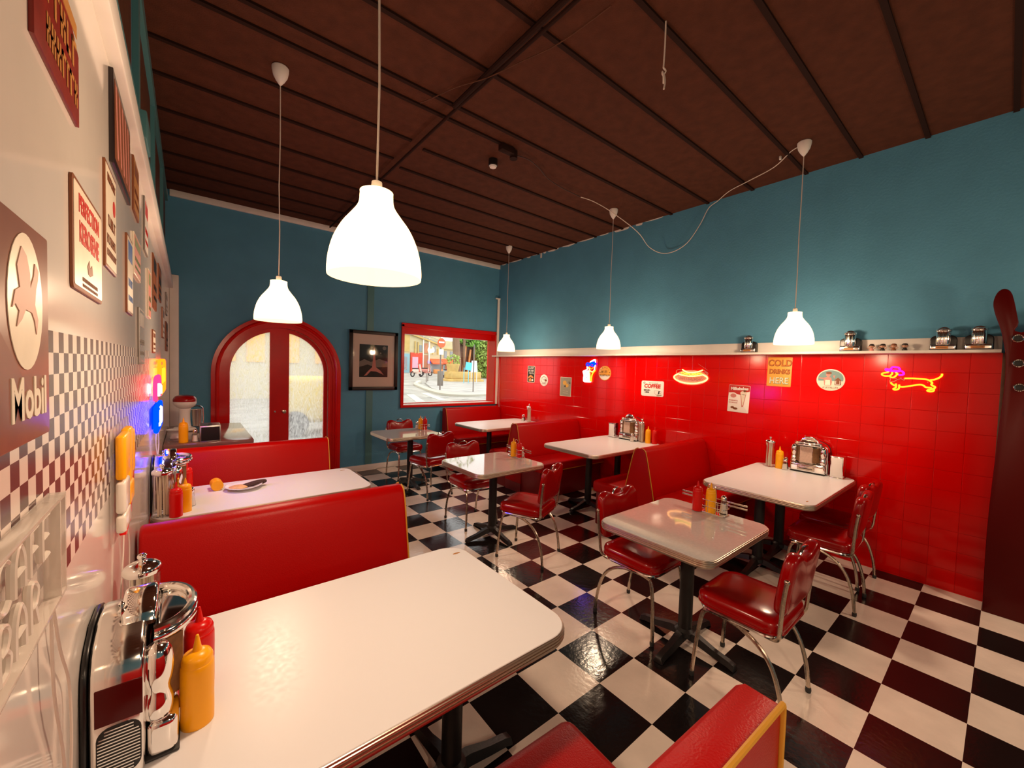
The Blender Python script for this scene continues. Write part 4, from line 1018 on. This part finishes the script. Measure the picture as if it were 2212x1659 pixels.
for x, y, w, h in ((1720, 560, 8, 40), (1745, 545, 8, 50), (1740, 640, 8, 50), (1760, 625, 8, 30), (1720, 685, 40, 8), (1745, 650, 22, 8)):
    X, Y = fi(x, y); a_.box(X-w/2000, X+w/2000, Y-h/2900, Y+h/2900, .012, .014)
a_.done('lettering', t, smooth=False)

# ================================================================= FRAMED PICTURE ON THE BLUE WALL
pf = thing('framed_picture', 'dark framed black and white photo of a tower, left of the window', 'picture', WB(2.223, 1.69, YB-.018))
f_ = MB().m('frame_dark')
for x0, x1, y0, y1 in ((-.375, .375, .40, .452), (-.375, .375, -.452, -.40), (-.375, -.322, -.452, .452), (.322, .375, -.452, .452)): f_.box(x0, x1, y0, y1, .004, .032, bev=.004)
f_.done('frame', pf)
B('cream_card').box(-.33, .33, -.41, .41, .004, .012).done('mount', pf, smooth=False)
a_ = B('black_mat').box(-.222, .215, -.250, .245, .012, .0135)
a_.m('ink_grey').prism([(-.222, -.02), (-.15, .02), (-.05, -.02), (.08, .03), (.215, -.01), (.215, -.12), (-.222, -.12)], .0136, .0142)
a_.m('ink_black').prism([(-.222, -.10), (-.1, -.06), (.02, -.10), (.215, -.09), (.215, -.16), (-.222, -.16)], .0143, .0148)
a_.m('ink_pink').prism([(-.006, .205), (.004, .205), (.020, .02), (.030, -.10), (.10, -.15), (.155, -.22), (.12, -.20), (.03, -.165), (-.05, -.16), (-.11, -.225), (-.155, -.235), (-.09, -.16), (-.03, -.10), (-.018, .02)], .0149, .0156)
a_.m('ink_grey'); 
for x, y, r_2 in ((-.04, .20, .018), (.16, .20, .03), (.10, .12, .012)): a_.prism(ell(x, y, r_2, r_2, 12), .0136, .0142)
a_.done('print', pf, smooth=False)
B('picture_glass').box(-.325, .325, -.405, .405, .018, .0195).done('glass', pf, smooth=False)

# ================================================================= LEFT WALL SIGNS
GL = 'signs on the white left wall'
def wl(name, label, cat, y0, y1, z0, z1, x=XL, group=GL): return thing(name, label, cat, WL((y0+y1)/2, (z0+z1)/2, x), group), y1-y0, z1-z0
t, w, h = wl('tin_sign', 'dark red tin sign with cut corners and worn gold letters, top left', 'sign', .86, 1.15, 2.068, 2.40)
o8 = [(-w/2, -h/2+.0), (w/2, -h/2), (w/2, h/2-.20), (w/2-.10, h/2-.155), (w/2-.10, h/2), (-w/2, h/2)]
B('sign_red').prism(o8, 0, .006, bev=.001).done('board', t)
a_ = B('ink_gold').box(-w/2+.02, w/2-.02, -.012, .012, .006, .0068)
strokes(a_, -w/2+.02, w/2-.11, .075, .075, .0065, 71, .9); strokes(a_, -w/2+.03, w/2-.02, -.052, .052, .0065, 72, .9); strokes(a_, -w/2+.06, w/2-.02, -.118, .044, .0065, 73, .9)
a_.done('lettering', t, smooth=False)
t, w, h = wl('tin_sign', 'petrol sign with painted-in brown haze, a white oval and a winged red horse', 'sign', .50, .915, 1.512, 1.80)
board(t, w, h, 'sign_red_haze', .005, .004)
B('sign_cream').prism(ell(.100, .040, .072, .088, 32), .0052, .006).done('oval', t, smooth=False)
B('ink_faded').prism([(.040, .028), (.052, .050), (.070, .056), (.060, .082), (.078, .108), (.098, .100), (.112, .078), (.112, .060), (.128, .078), (.134, .096), (.150, .088), (.146, .074), (.138, .062), (.132, .040), (.146, .020), (.138, .0), (.130, .018), (.118, .028), (.092, .030), (.076, .016), (.056, .006), (.066, .026), (.052, .034)], .0062, .007).done('emblem', t, smooth=False)
B('sign_cream').text('Mobil', .076, T3(.112, -.088, .0055), .0005, sx=.90, bold=.0018).done('lettering', t, smooth=False)
t, w, h = wl('tin_sign', 'cream kerosene sign with red lettering and rusty edge', 'sign', 1.088, 1.405, 1.755, 1.965)
board(t, w, h, 'sign_cream', .005, .012, 'ink_brown')
B('ink_red').text('PERFECTION', .048, T3(0, .062, .0062), .0004, sx=.80, bold=.0014).text('KEROSENE', .056, T3(0, .008, .0062), .0004, sx=.80, bold=.0016).done('lettering', t, smooth=False)
a_ = B('ink_brown').prism([(-.03, -.045), (-.01, -.03), (.0, -.045), (.02, -.035), (.03, -.055), (.0, -.062), (-.02, -.06)], .006, .0066); strokes(a_, -.08, .09, -.078, .008, .006, 21); strokes(a_, -.08, .09, -.090, .006, .006, 22); a_.done('picture', t, smooth=False)
t, w, h = wl('tin_sign', 'narrow cream sign with a small red spot, right of the kerosene sign', 'sign', 1.465, 1.665, 1.862, 2.135)
board(t, w, h, 'sign_cream', .005, .006, 'ink_brown')
a_ = B('ink_red').prism(ell(.045, .045, .022, .022, 14), .006, .0068).m('ink_brown'); strokes(a_, -.07, .07, .10, .022, .006, 31); strokes(a_, -.06, .07, -.01, .03, .006, 32); strokes(a_, -.08, .08, -.06, .024, .006, 33); strokes(a_, -.08, .08, -.095, .018, .006, 34); a_.done('lettering', t, smooth=False)
t, w, h = wl('framed_photo', 'large dark photo of a brick front under the white trim', 'picture', 1.578, 1.985, 2.165, 2.42)
B('frame_dark').prism(rrect(-w/2, w/2, -h/2, h/2, .003), 0, .010, bev=.001).done('frame', t)
a_ = B('ink_brown').box(-w/2+.02, w/2-.02, -h/2+.02, h/2-.02, .010, .0108).m('ink_pink')
for k in range(5): a_.prism([(-.17+k*.07, .10), (-.15+k*.07, .10), (-.11+k*.07, -.09), (-.135+k*.07, -.09)], .0109, .0114)
a_.done('print', t, smooth=False)
rest = [('tin_sign', 'tall cream card with a blue corner, right of the narrow sign', 1.925, 2.10, 1.785, 2.058, 'sign_cream', 'ink_blue', 'ink_brown'),
        ('tin_sign', 'brown framed sign up under the trim beside the dark photo', 2.155, 2.36, 2.20, 2.41, 'ink_gold', 'ink_brown', 'ink_brown'),
        ('tin_sign', 'pinkish sign hanging mid wall above the tall white one', 2.16, 2.42, 1.955, 2.12, 'ink_pink', 'ink_green', 'sign_cream'),
        ('tin_sign', 'blank white framed board reaching down over the chequered band', 2.34, 2.60, 1.60, 1.845, 'white_gloss', 'ink_grey', 'ink_grey'),
        ('tin_sign', 'white and bright red poster high on the left wall', 2.65, 2.85, 2.15, 2.41, 'sign_white', 'ketchup', 'ink_grey'),
        ('tin_sign', 'small patchwork poster in the middle of the left wall', 2.86, 3.03, 1.845, 2.10, 'ink_pink', 'ink_green', 'sign_cream'),
        ('tin_sign', 'dark brown poster farther down the left wall', 3.245, 3.56, 1.935, 2.26, 'ink_brown', 'ink_black', 'ink_brown'),
        ('tin_sign', 'cream board just above the orange neon', 3.20, 3.42, 1.66, 1.80, 'sign_cream', 'ink_brown', 'ink_brown'),
        ('tin_sign', 'small black poster high at the far end of the left wall', 3.80, 4.15, 2.055, 2.30, 'ink_black', 'ink_brown', 'ink_brown'),
        ('tin_sign', 'slim white poster at the far end of the left wall', 4.35, 4.62, 1.80, 2.05, 'sign_white', 'ink_grey', 'ink_brown'),
        ('tin_sign', 'dark slim poster nearest the white end post', 5.0, 5.35, 1.70, 1.98, 'ink_brown', 'ink_black', 'ink_brown'),
        ('tin_sign', 'white slip above the dark slim poster', 5.05, 5.30, 2.05, 2.26, 'sign_white', 'ink_grey', 'ink_grey')]
for k, (nm, lb, y0, y1, z0, z1, m1, m2, me_) in enumerate(rest):
    t, w, h = wl(nm, lb, 'sign', y0, y1, z0, z1)
    board(t, w, h, m1, .006, .004, me_)
    a_ = B(m2).box(-w/2+.02, w/2-.03, h*.18, h/2-.02, .0068, .0074); strokes(a_, -w/2+.02, w/2-.02, -h*.1, h*.10, .0068, 40+k); strokes(a_, -w/2+.02, w/2-.02, -h*.3, h*.07, .0068, 60+k); a_.done('artwork', t, smooth=False)
# lit neons on the left wall
t = thing('neon_sign', 'glowing orange and yellow oval neon high at the far end of the left wall', 'neon sign', WL(3.86, 1.500), 'lit neons on the left wall')
neon(t, 'neon_gold', rrect(-.36, .36, -.115, .115, .10, 5), r=.010, close=True, k=1, z=.02, name='outline_tube')
neon(t, 'neon_gold', rrect(-.29, .29, -.075, .075, .06, 5), r=.008, close=True, k=1, z=.022, name='inner_tube')
for k in range(5):
    neon(t, 'neon_yellow', [(-.22+k*.1, -.045), (-.22+k*.1, .045), (-.17+k*.1, .04), (-.17+k*.1, -.045)], r=.007, z=.024, name='letter_tube')
t = thing('neon_sign', 'glowing blue neon box topped with a pink loop on the left wall', 'neon sign', WL(3.20, 1.350), 'lit neons on the left wall')
neon(t, 'neon_red', [(-.20, .04), (-.21, .12), (-.15, .165), (0, .17), (.15, .165), (.21, .12), (.20, .04)], r=.010, z=.025, name='top_tube')
neon(t, 'neon_white', [(-.12, .06), (-.10, .11), (.1, .11), (.12, .06)], r=.012, z=.03, name='inner_tube')
B('blue_glow_fill').prism(rrect(-.20, .20, -.125, .0, .02, 3), .008, .012).done('added_blue_glow', t)  # glowing plate added to enlarge the blue patch reflected in the wall
for q in (.22, .17): neon(t, 'neon_blue', rrect(-q, q, -.135+(.22-q), .0-(.22-q)*.4, .02, 3), r=.012, close=True, k=1, z=.028, name='blue_tube')
neon(t, 'neon_white', [(-.12, -.02), (-.12, -.10), (-.05, -.10), (-.05, -.02), (.02, -.02), (.02, -.10), (.09, -.10), (.09, -.02)], r=.010, z=.034, name='letter_tube')
mc = B('cord_white'); mc.M = WL(3.20, 1.350).inverted()
mc.tube(sp([(-.155, 3.32, 1.22), (-.158, 3.30, 1.10), (-.150, 3.34, .98), (-.155, 3.36, .88)], 4), .003, 6).tube(sp([(-.155, 3.38, 1.22), (-.15, 3.42, 1.08), (-.158, 3.38, .95), (-.155, 3.37, .88)], 4), .003, 6).done('cord', t)
# unlit fries sign
t = thing('fries_sign', 'unlit yellow and red fries sign on a clear board', 'sign', WL(1.70, 1.265), GL)
B('clear_acrylic').prism(rrect(-.19, .19, -.16, .165, .02), .004, .010).done('backing', t)
for x0, x1, y0, y1, m_ in ((-.165, -.05, .02, .145, 'mustard'), (-.045, .03, -.015, .15, 'mustard'), (.035, .09, .0, .135, 'mustard'), (-.165, -.06, -.075, .015, 'tube_off'), (-.05, .06, -.085, -.02, 'mustard'), (-.165, -.03, -.13, -.08, 'tube_off')):
    B(m_).box(x0, x1, y0, y1, .012, .034, bev=.008, seg=3).done('block_tube', t)
zg = [(.13, .10), (.15, .05), (.12, .02), (.10, -.03), (.07, -.06), (.06, -.09), (.03, -.10), (.035, -.125), (.0, -.125), (.0, -.145), (-.04, -.14), (-.10, -.155), (-.06, -.10), (.0, -.08), (.06, -.03), (.10, .04)]
B('ketchup').prism(zg, .012, .030, bev=.003).done('red_zigzag', t)
# cords of the fries sign
mc = B('cord_white'); mc.M = WL(1.70, 1.265).inverted()
mc.tube(sp([(-.160, 1.74, 1.11), (-.158, 1.70, 1.02), (-.160, 1.66, .92), (-.158, 1.64, .80)], 4), .0018, 6).tube(sp([(-.160, 1.80, 1.11), (-.158, 1.86, 1.0), (-.160, 1.88, .90), (-.158, 1.86, .79)], 4), .0018, 6).done('cord', t)
# unlit acrylic letter box in the near left corner
t = thing('letter_sign', 'unlit clear acrylic box of white glass letters at the left edge', 'sign', WL(.65, 1.341) @ SCL(1, .82, 1), GL)
B('clear_acrylic').box(-.26, .26, -.094, .094, .003, .006).done('backing', t)
f_ = B('acrylic_edge')
for x0, x1, y0, y1 in ((-.26, .26, .086, .094), (-.26, .26, -.094, -.086), (.222, .228, -.09, .09), (.254, .26, -.09, .09), (-.26, -.254, -.09, .09)): f_.box(x0, x1, y0, y1, .004, .022, bev=.001)
f_.done('box_frame', t)
def letter(x, y, pts, close=False): neon(t, 'tube_off', [(x+a, y+b) for a, b in pts], r=.0045, close=close, z=.014, name='letter_tube')
GL2 = {'C': [[(.018, .026), (.004, .034), (-.014, .026), (-.018, 0), (-.014, -.026), (.004, -.034), (.018, -.026)]],
 'A': [[(-.018, -.034), (-.016, .012), (0, .034), (.016, .012), (.018, -.034)], [(-.015, -.006), (.015, -.006)]],
 'F': [[(-.014, -.034), (-.014, .028), (-.008, .034), (.016, .034)], [(-.013, .002), (.012, .002)]],
 'E': [[(.016, .034), (-.008, .034), (-.015, .028), (-.015, -.028), (-.008, -.034), (.016, -.034)], [(-.013, .0), (.012, .0)]],
 'B': [[(-.015, -.034), (-.015, .034), (.006, .034), (.015, .02), (.006, .003), (-.012, .002)], [(.004, .002), (.017, -.012), (.010, -.032), (-.014, -.034)]],
 'R': [[(-.015, -.034), (-.015, .034), (.006, .034), (.015, .02), (.006, .002), (-.012, .001)], [(.002, .0), (.016, -.034)]]}
for word, y0 in (('CAFE', .045), ('BAR', -.042)):
    for k, ch in enumerate(word):
        for ln in GL2[ch]: letter(.010+k*.054, y0, ln)
mc = B('cord_white'); mc.M = (WL(.65, 1.341) @ SCL(1, .82, 1)).inverted()
mc.tube(sp([(-.162, .895, 1.265), (-.160, .93, 1.16), (-.162, 1.0, 1.06), (-.160, 1.0, .95), (-.162, .98, .80)], 4), .0022, 6).tube(sp([(-.158, .87, 1.265), (-.158, .88, 1.12), (-.160, .95, .95), (-.158, .94, .80)], 4), .0022, 6).done('cord', t)

# ================================================================= THE STREET OUTSIDE
gz = lambda y: .80+.02*(y-8)
def gpoly(mb, pts, dz=0.): return mb.poly([(x, y, gz(y)+dz) for x, y in pts])
g_ = B('outside_ground').poly([(2.2, 6.6, gz(6.6)), (40, 6.6, gz(6.6)), (40, 60, gz(60)), (16, 60, gz(60)), (3.9, 12, gz(12))])
g_.box(-20, 60, 6.45, 90, -.2, -.05)
st_ = tag(g_.done('street_ground', smooth=False), 'pale sunlit road surface outside the window', 'ground', kind='structure')
pv = B('outside_pavement').prism([(7.38, 14.71), (6.22, 11.92), (5.95, 11.0), (5.95, 10.0), (6.6, 9.75), (9.5, 9.9), (20, 16), (24, 33), (13, 20.3), (11.2, 17.6), (9.6, 16.6), (8.4, 16.2)], 0, .05)
for v in pv.b.verts: v.co.z += gz(v.co.y)
tag(pv.done('pavement', smooth=False), 'raised pale pavement curving round the corner outside', 'pavement', kind='structure')
def kerb(pts, label):
    t = thing('kerb', label, 'kerb', MID, 'kerbs outside')
    mb = B('kerb_stone')
    P_ = sp([(x, y, gz(y)+.03) for x, y in pts], 4)
    mb.tube(P_, .085, 6); mb.done('kerb_line', t)
kerb([(7.3, 15.0), (6.6, 13.9), (6.05, 12.2), (5.70, 10.9), (5.55, 9.9), (5.9, 9.35), (7.0, 9.5), (9.5, 9.7)], 'pale kerb curving past the two sign poles')
kerb([(12.0, 19.0), (14.5, 21.5), (23.6, 33.4)], 'kerb rising at the right side of the street')
zc = MB().m('kerb_stone')
for a, b in (((4.62, 10.3), (4.02, 8.4)), ((5.2, 10.6), (4.72, 8.6))): zc.poly([(a[0], a[1], gz(a[1])+.004), (a[0]+.22, a[1], gz(a[1])+.004), (b[0]+.22, b[1], gz(b[1])+.004), (b[0], b[1], gz(b[1])+.004)])
tag(zc.done('road_marking', smooth=False), 'worn white stripes on the road outside', 'road marking')
def pole(label, x, y, h, r=.025, group='poles outside', name='bollard', cat='bollard'):
    t = thing(name, label, cat, T3(x, y, gz(y)), group); B('pole_grey').lathe([(r*1.8, 0), (r*1.8, .04), (r, .06), (r, h), (0, h+.01)], 12).done('post', t); return t
p_ = pole('sign pole with a round red no entry sign', 6.08, 11.09, 1.55, .022, None, 'no_entry_sign', 'street sign')
B('awning_red').prism(ell(0, 1.50, .135, .15, 28), .03, .045, M=RX(90)).done('red_disc', p_)
B('ink_white').box(-.095, .095, -.050, -.046, 1.50, 1.545).done('white_bar', p_)
B('ink_white').box(-.075, .075, -.045, -.035, 1.14, 1.31).done('plate', p_)
pole('plain thin pole to the right of the no entry sign', 6.17+.62, 10.30, 1.48, .018, None, 'thin_pole', 'pole')
gp = thing('grey_post', 'wide grey post behind the no entry pole', 'post', T3(7.05, 12.85, gz(12.85))); B('pole_grey').box(-.09, .09, -.06, .06, 0, .58, bev=.01).done('post', gp)
zl = MB().m('window_dark')
random.seed(9)
for _ in range(26):
    x, y = random.uniform(4.2, 8), random.uniform(8.3, 13); a = random.uniform(-.6, .9); l = random.uniform(.2, .9); w_ = random.uniform(.012, .035)
    d = V((cos(a), sin(a), 0))*l; nn = V((-sin(a), cos(a), 0))*w_
    P_ = [V((x, y, 0)), V((x, y, 0))+d, V((x, y, 0))+d+nn, V((x, y, 0))+nn]
    if not (x > 5.6 and y > 9.2): zl.poly([(p.x, p.y, gz(p.y)+.003) for p in P_])
tag(zl.done('road_crack', smooth=False), 'thin grey patches and cracks on the road outside', 'road marking', kind='structure')
for k, (x, y) in enumerate(((7.44, 14.71), (7.97, 15.62), (8.45, 15.63))): pole(('leaning bollard at the kerb outside', 'middle thin bollard outside', 'rightmost thin bollard outside')[k], x, y, .42, .018)
# buildings
bA = thing('street_building', 'yellow stone corner building with red and blue shop fronts', 'building', T3(0, 26, 0))
B('stone_pale').box(10.6, 14.25, 0, 3, 0, 5.2).done('wall', bA, smooth=False)
B('stone_yellow').prism([(10.6, 3.9), (11.85, 3.78), (14.25, 3.12), (14.25, 3.22), (11.85, 3.90), (10.6, 4.02)], .0, .18, M=RX(90)).box(10.6, 11.84, -.03, 0, 2.6, 3.75).done('cornice', bA, smooth=False)
B('shop_blue').box(11.0, 11.84, -.06, 0, 1.1, 2.46).done('blue_shopfront', bA); 
for x in (11.15, 11.45): B('window_dark').box(x, x+.2, -.08, -.05, 1.35, 2.25).done('window', bA)
B('shop_red').box(11.9, 12.78, -.08, 0, 1.1, 2.55).done('red_shopfront', bA); B('pink_glass').box(12.02, 12.45, -.10, -.07, 1.45, 2.25).done('window', bA)
B('shutter_brown').box(12.86, 13.22, -.05, 0, 1.1, 2.42).done('brown_door', bA); B('shutter_brown').box(12.93, 13.2, -.05, 0, 2.55, 3.25).done('shutter', bA)
for x in (12.2, 12.42, 13.55, 13.95): B('stone_yellow').box(x, x+.07, -.1, 0, 2.5, 3.35-.25*(x-12.2)).done('pilaster', bA)
for x in (12.55, 13.65): B('window_dark').box(x, x+.2, -.03, 0, 2.65, 3.1).done('window', bA)
B('window_dark').box(13.4, 14.2, -.05, 0, 1.2, 2.05).done('window', bA)
for x in (11.0, 11.35, 13.0, 13.35, 13.75): B('window_dark').box(x, x+.17, -.03, 0, 4.0, 4.6).done('window', bA)
B('window_dark').prism([(11.85, 3.92), (14.25, 3.24), (14.25, 3.28), (11.85, 3.96)], .18, .20, M=RX(90)).prism([(11.85, 4.12), (14.25, 3.44), (14.25, 3.47), (11.85, 4.15)], .18, .20, M=RX(90)).done('balcony_rail', bA)
B('ink_white').box(12.80, 12.86, -.12, 0, 1.1, 3.9).box(13.24, 13.32, -.12, 0, 1.1, 3.6).done('white_pier', bA)
B('awning_red').prism([(0, 2.18), (-.55, 1.88), (-.55, 1.80), (0, 2.08)], 13.35, 14.2, M=MX(((0, 0, 1, 0), (1, 0, 0, 0), (0, 1, 0, 0), (0, 0, 0, 1)))).done('awning', bA)
bB = thing('street_building', 'pale building with shutters and a terrace awning behind the sign pole', 'building', T3(0, 29, 0))
B('stone_pale').box(15.9, 18.9, 0, 3, 0, 3.75).done('wall', bB, smooth=False)
for x in (16.2, 16.75, 17.3, 17.85): B('window_dark').box(x, x+.25, -.04, 0, 2.35, 2.9).done('window', bB)
B('stone_yellow').box(15.9, 18.9, -.12, 0, 3.05, 3.12).done('ledge', bB)
B('awning_red').prism([(0, 2.25), (-.6, 1.95), (-.6, 1.87), (0, 2.15)], 15.9, 17.6, M=MX(((0, 0, 1, 0), (1, 0, 0, 0), (0, 1, 0, 0), (0, 0, 0, 1)))).done('awning', bB)
B('shutter_brown').box(16.0, 17.4, -.05, 0, 1.2, 1.9).done('shop_window', bB)
bC = thing('street_building', 'plain pale facade seen blurred through the frosted doors', 'building', T3(0, 21, 0))
B('stone_pale').box(-9, 7.4, 0, 3, -.05, 9).done('wall', bC, smooth=False)
for x in (.9, 2.0, -.4, 3.4, 4.8): B('ink_yellow').box(x, x+.7, -.05, 0, 1.6, 4.4).done('window', bC)
vn = thing('parked_van', 'yellow van blurred behind the right door pane', 'van', T3(2.2, 10.5, -.05))
B('van_yellow').box(-.7, 1.2, -.6, .6, .3, 1.35, bev=.12, seg=3).done('van_body', vn)
for x in (-.35, .85):
    B('rubber').lathe([(0, -.10), (.28, -.10), (.30, 0), (.28, .10), (0, .10)], 18, M=T3(x, -.55, .30) @ RX(90)).done('wheel', vn)
ar = thing('cafe_barrier', 'row of orange flower boxes before the terrace outside', 'barrier', T3(14.6, 25, gz(25)))
B('label_orange').box(-1.4, 1.3, -.1, .1, 0, .30, bev=.03).done('boxes', ar)
def foliage(t, name, n, R_, c, mat, s=.16, seed=1, squash=(1, 1, 1)):
    random.seed(seed); mb = B(mat)
    for _ in range(n):
        d = V((random.gauss(0, 1), random.gauss(0, 1), random.gauss(0, 1))).normalized()*R_*random.uniform(.45, 1)**.5
        p = V(c)+V((d.x*squash[0], d.y*squash[1], d.z*squash[2]))
        M_ = MX.Translation(p) @ MX.Rotation(random.uniform(0, 6.3), 4, V((random.random(), random.random(), random.random())).normalized())
        q = s*random.uniform(.6, 1.3); mb.poly([(-q/2, 0, 0), (0, -q*.3, .0), (q/2, 0, .02), (0, q*.3, 0)], M=M_)
    return mb.done(name, t, smooth=False)
tr = thing('street_tree', 'tree with a thick brown trunk outside the window', 'tree', T3(9.75, 16.2, gz(16.2)))
B('bark').tube(sp([(0, 0, 0), (.02, 0, .8), (-.06, 0, 1.5), (-.10, 0, 2.2)], 3), [.22, .20, .18, .18, .18, .17, .17, .17, .16, .16], 10).tube([(.45, .1, 0), (.42, .1, 2.3)], .06, 8).done('trunk', tr)
foliage(tr, 'crown', 700, 1.25, (-.2, .3, 2.95), 'leaf', seed=2, squash=(1.3, .8, .8))
hg = thing('ivy_wall', 'bright green ivy bank at the right of the street view', 'hedge', T3(12.3, 18.2, gz(18)))
B('brown_wood').box(-1.3, 1.5, .3, .5, 0, 2.6).done('fence', hg)
foliage(hg, 'leaves', 1500, 1.0, (.55, 0, 1.3), 'leaf_pale', s=.18, seed=4, squash=(.8, .25, 1.3)); foliage(hg, 'leaves', 500, .8, (-.5, .05, 2.1), 'leaf', s=.16, seed=5, squash=(1.0, .3, .5))
for k, (x, h_) in enumerate(((-.9, 1.8), (-.6, 1.6), (-.25, 1.9))): B('label_orange').tube([(x, .2, 0), (x+.2, .2, h_)], .06, 6).done('branch', hg)
mbo = thing('menu_board', 'turquoise menu board leaning by the tree outside', 'board', T3(9.0, 14.2, gz(14.2)+.0))
B('board_blue').box(-.14, .14, -.02, .02, .60, .93, M=RY(8)).box(-.12, -.10, -.01, .01, 0, .7).box(.10, .12, -.01, .01, 0, .7).done('panel', mbo)
mb2 = thing('menu_board', 'pale upright menu board right of the turquoise one', 'board', T3(9.45, 14.3, gz(14.3)+.0))
B('board_pale').prism([(-.17, .5), (.17, .52), (.12, 1.0), (-.12, 1.0)], -.02, .02, M=RX(90)).box(-.15, -.13, -.01, .01, 0, .6).box(.13, .15, -.01, .01, 0, .6).done('panel', mb2)
plt = thing('street_planter', 'large tan planter with a stepped base outside', 'planter', T3(9.9, 15.6, gz(15.6)))
B('planter_tan').box(-1.05, .75, -.35, .45, 0, .16, bev=.05).box(-.95, .65, -.28, .4, .16, .48, bev=.05).lathe(sp_prof([(.22, .4), (.26, .6), (.30, .80), (.28, .82)]), 16, M=T3(-.72, 0, .0)).done('stone_base', plt)
foliage(plt, 'plants', 220, .32, (-.7, 0, .95), 'leaf_pale', s=.12, seed=6)
def scooter(label, x, y, rot, mat):
    t = thing('parked_scooter', label, 'scooter', T3(x, y, gz(y)) @ RZ(rot), 'scooters outside')
    for wx in (-.32, .32): B('rubber').tube([(wx+.13*cos(q*.52), 0, .15+.13*sin(q*.52)) for q in range(12)], .035, 6, closed=True).done('wheel', t)
    B(mat).box(-.30, .10, -.08, .08, .22, .42, bev=.05, seg=3).tube(sp([(.32, 0, .20), (.26, 0, .45), (.20, 0, .68)], 3), .05, 8).box(-.1, .24, -.07, .07, .16, .24, bev=.02).done('body', t)
    B('rubber').box(-.30, .06, -.07, .07, .42, .48, bev=.02).done('seat', t); B('pole_grey').tube([(.20, -.16, .70), (.20, .16, .70)], .015, 6).done('handlebar', t)
scooter('grey scooter parked behind the no entry pole', 10.85, 19.3, 70, 'scooter_grey')
scooter('pale motorbike parked left of the thin bollards', 9.65, 20.2, 20, 'cream_card')
scooter('pinkish motorbike parked beside the pale one', 10.75, 21.3, 15, 'ink_pink')
EXPO = 0.0
# ================================================================= WORLD, CAMERA
w_ = bpy.data.worlds.new('sky'); SC.world = w_; w_.use_nodes = True
bg = w_.node_tree.nodes['Background']; bg.inputs[0].default_value = (1., .99, .95, 1); bg.inputs[1].default_value = 2.8
cam = bpy.data.cameras.new('camera'); co = bpy.data.objects.new('camera', cam); COL.objects.link(co)
f_, yaw, pitch, roll = 866.33, .6792, .03768, -.02976
cam.sensor_fit = 'HORIZONTAL'; cam.sensor_width = 36.; cam.lens = f_/2212*36.; cam.clip_start = .02; cam.clip_end = 200
cy, sy = cos(yaw), sin(yaw)
fw = V((sy*cos(pitch), cy*cos(pitch), -sin(pitch))); rt = V((cy, -sy, 0)); dn = fw.cross(rt)
r2 = rt*cos(roll)+dn*sin(roll); d2 = -rt*sin(roll)+dn*cos(roll)
co.matrix_world = MX(((r2.x, -d2.x, -fw.x, 0), (r2.y, -d2.y, -fw.y, 0), (r2.z, -d2.z, -fw.z, 5.33836*T), (0, 0, 0, 1)))
SC.camera = co
SC.cycles.max_bounces = 8; SC.cycles.diffuse_bounces = 4; SC.cycles.glossy_bounces = 4; SC.cycles.transmission_bounces = 6
vs = SC.view_settings; vs.view_transform = 'Standard'; vs.look = 'None'; vs.gamma = 1.; vs.exposure = EXPO; vs.use_curve_mapping = False
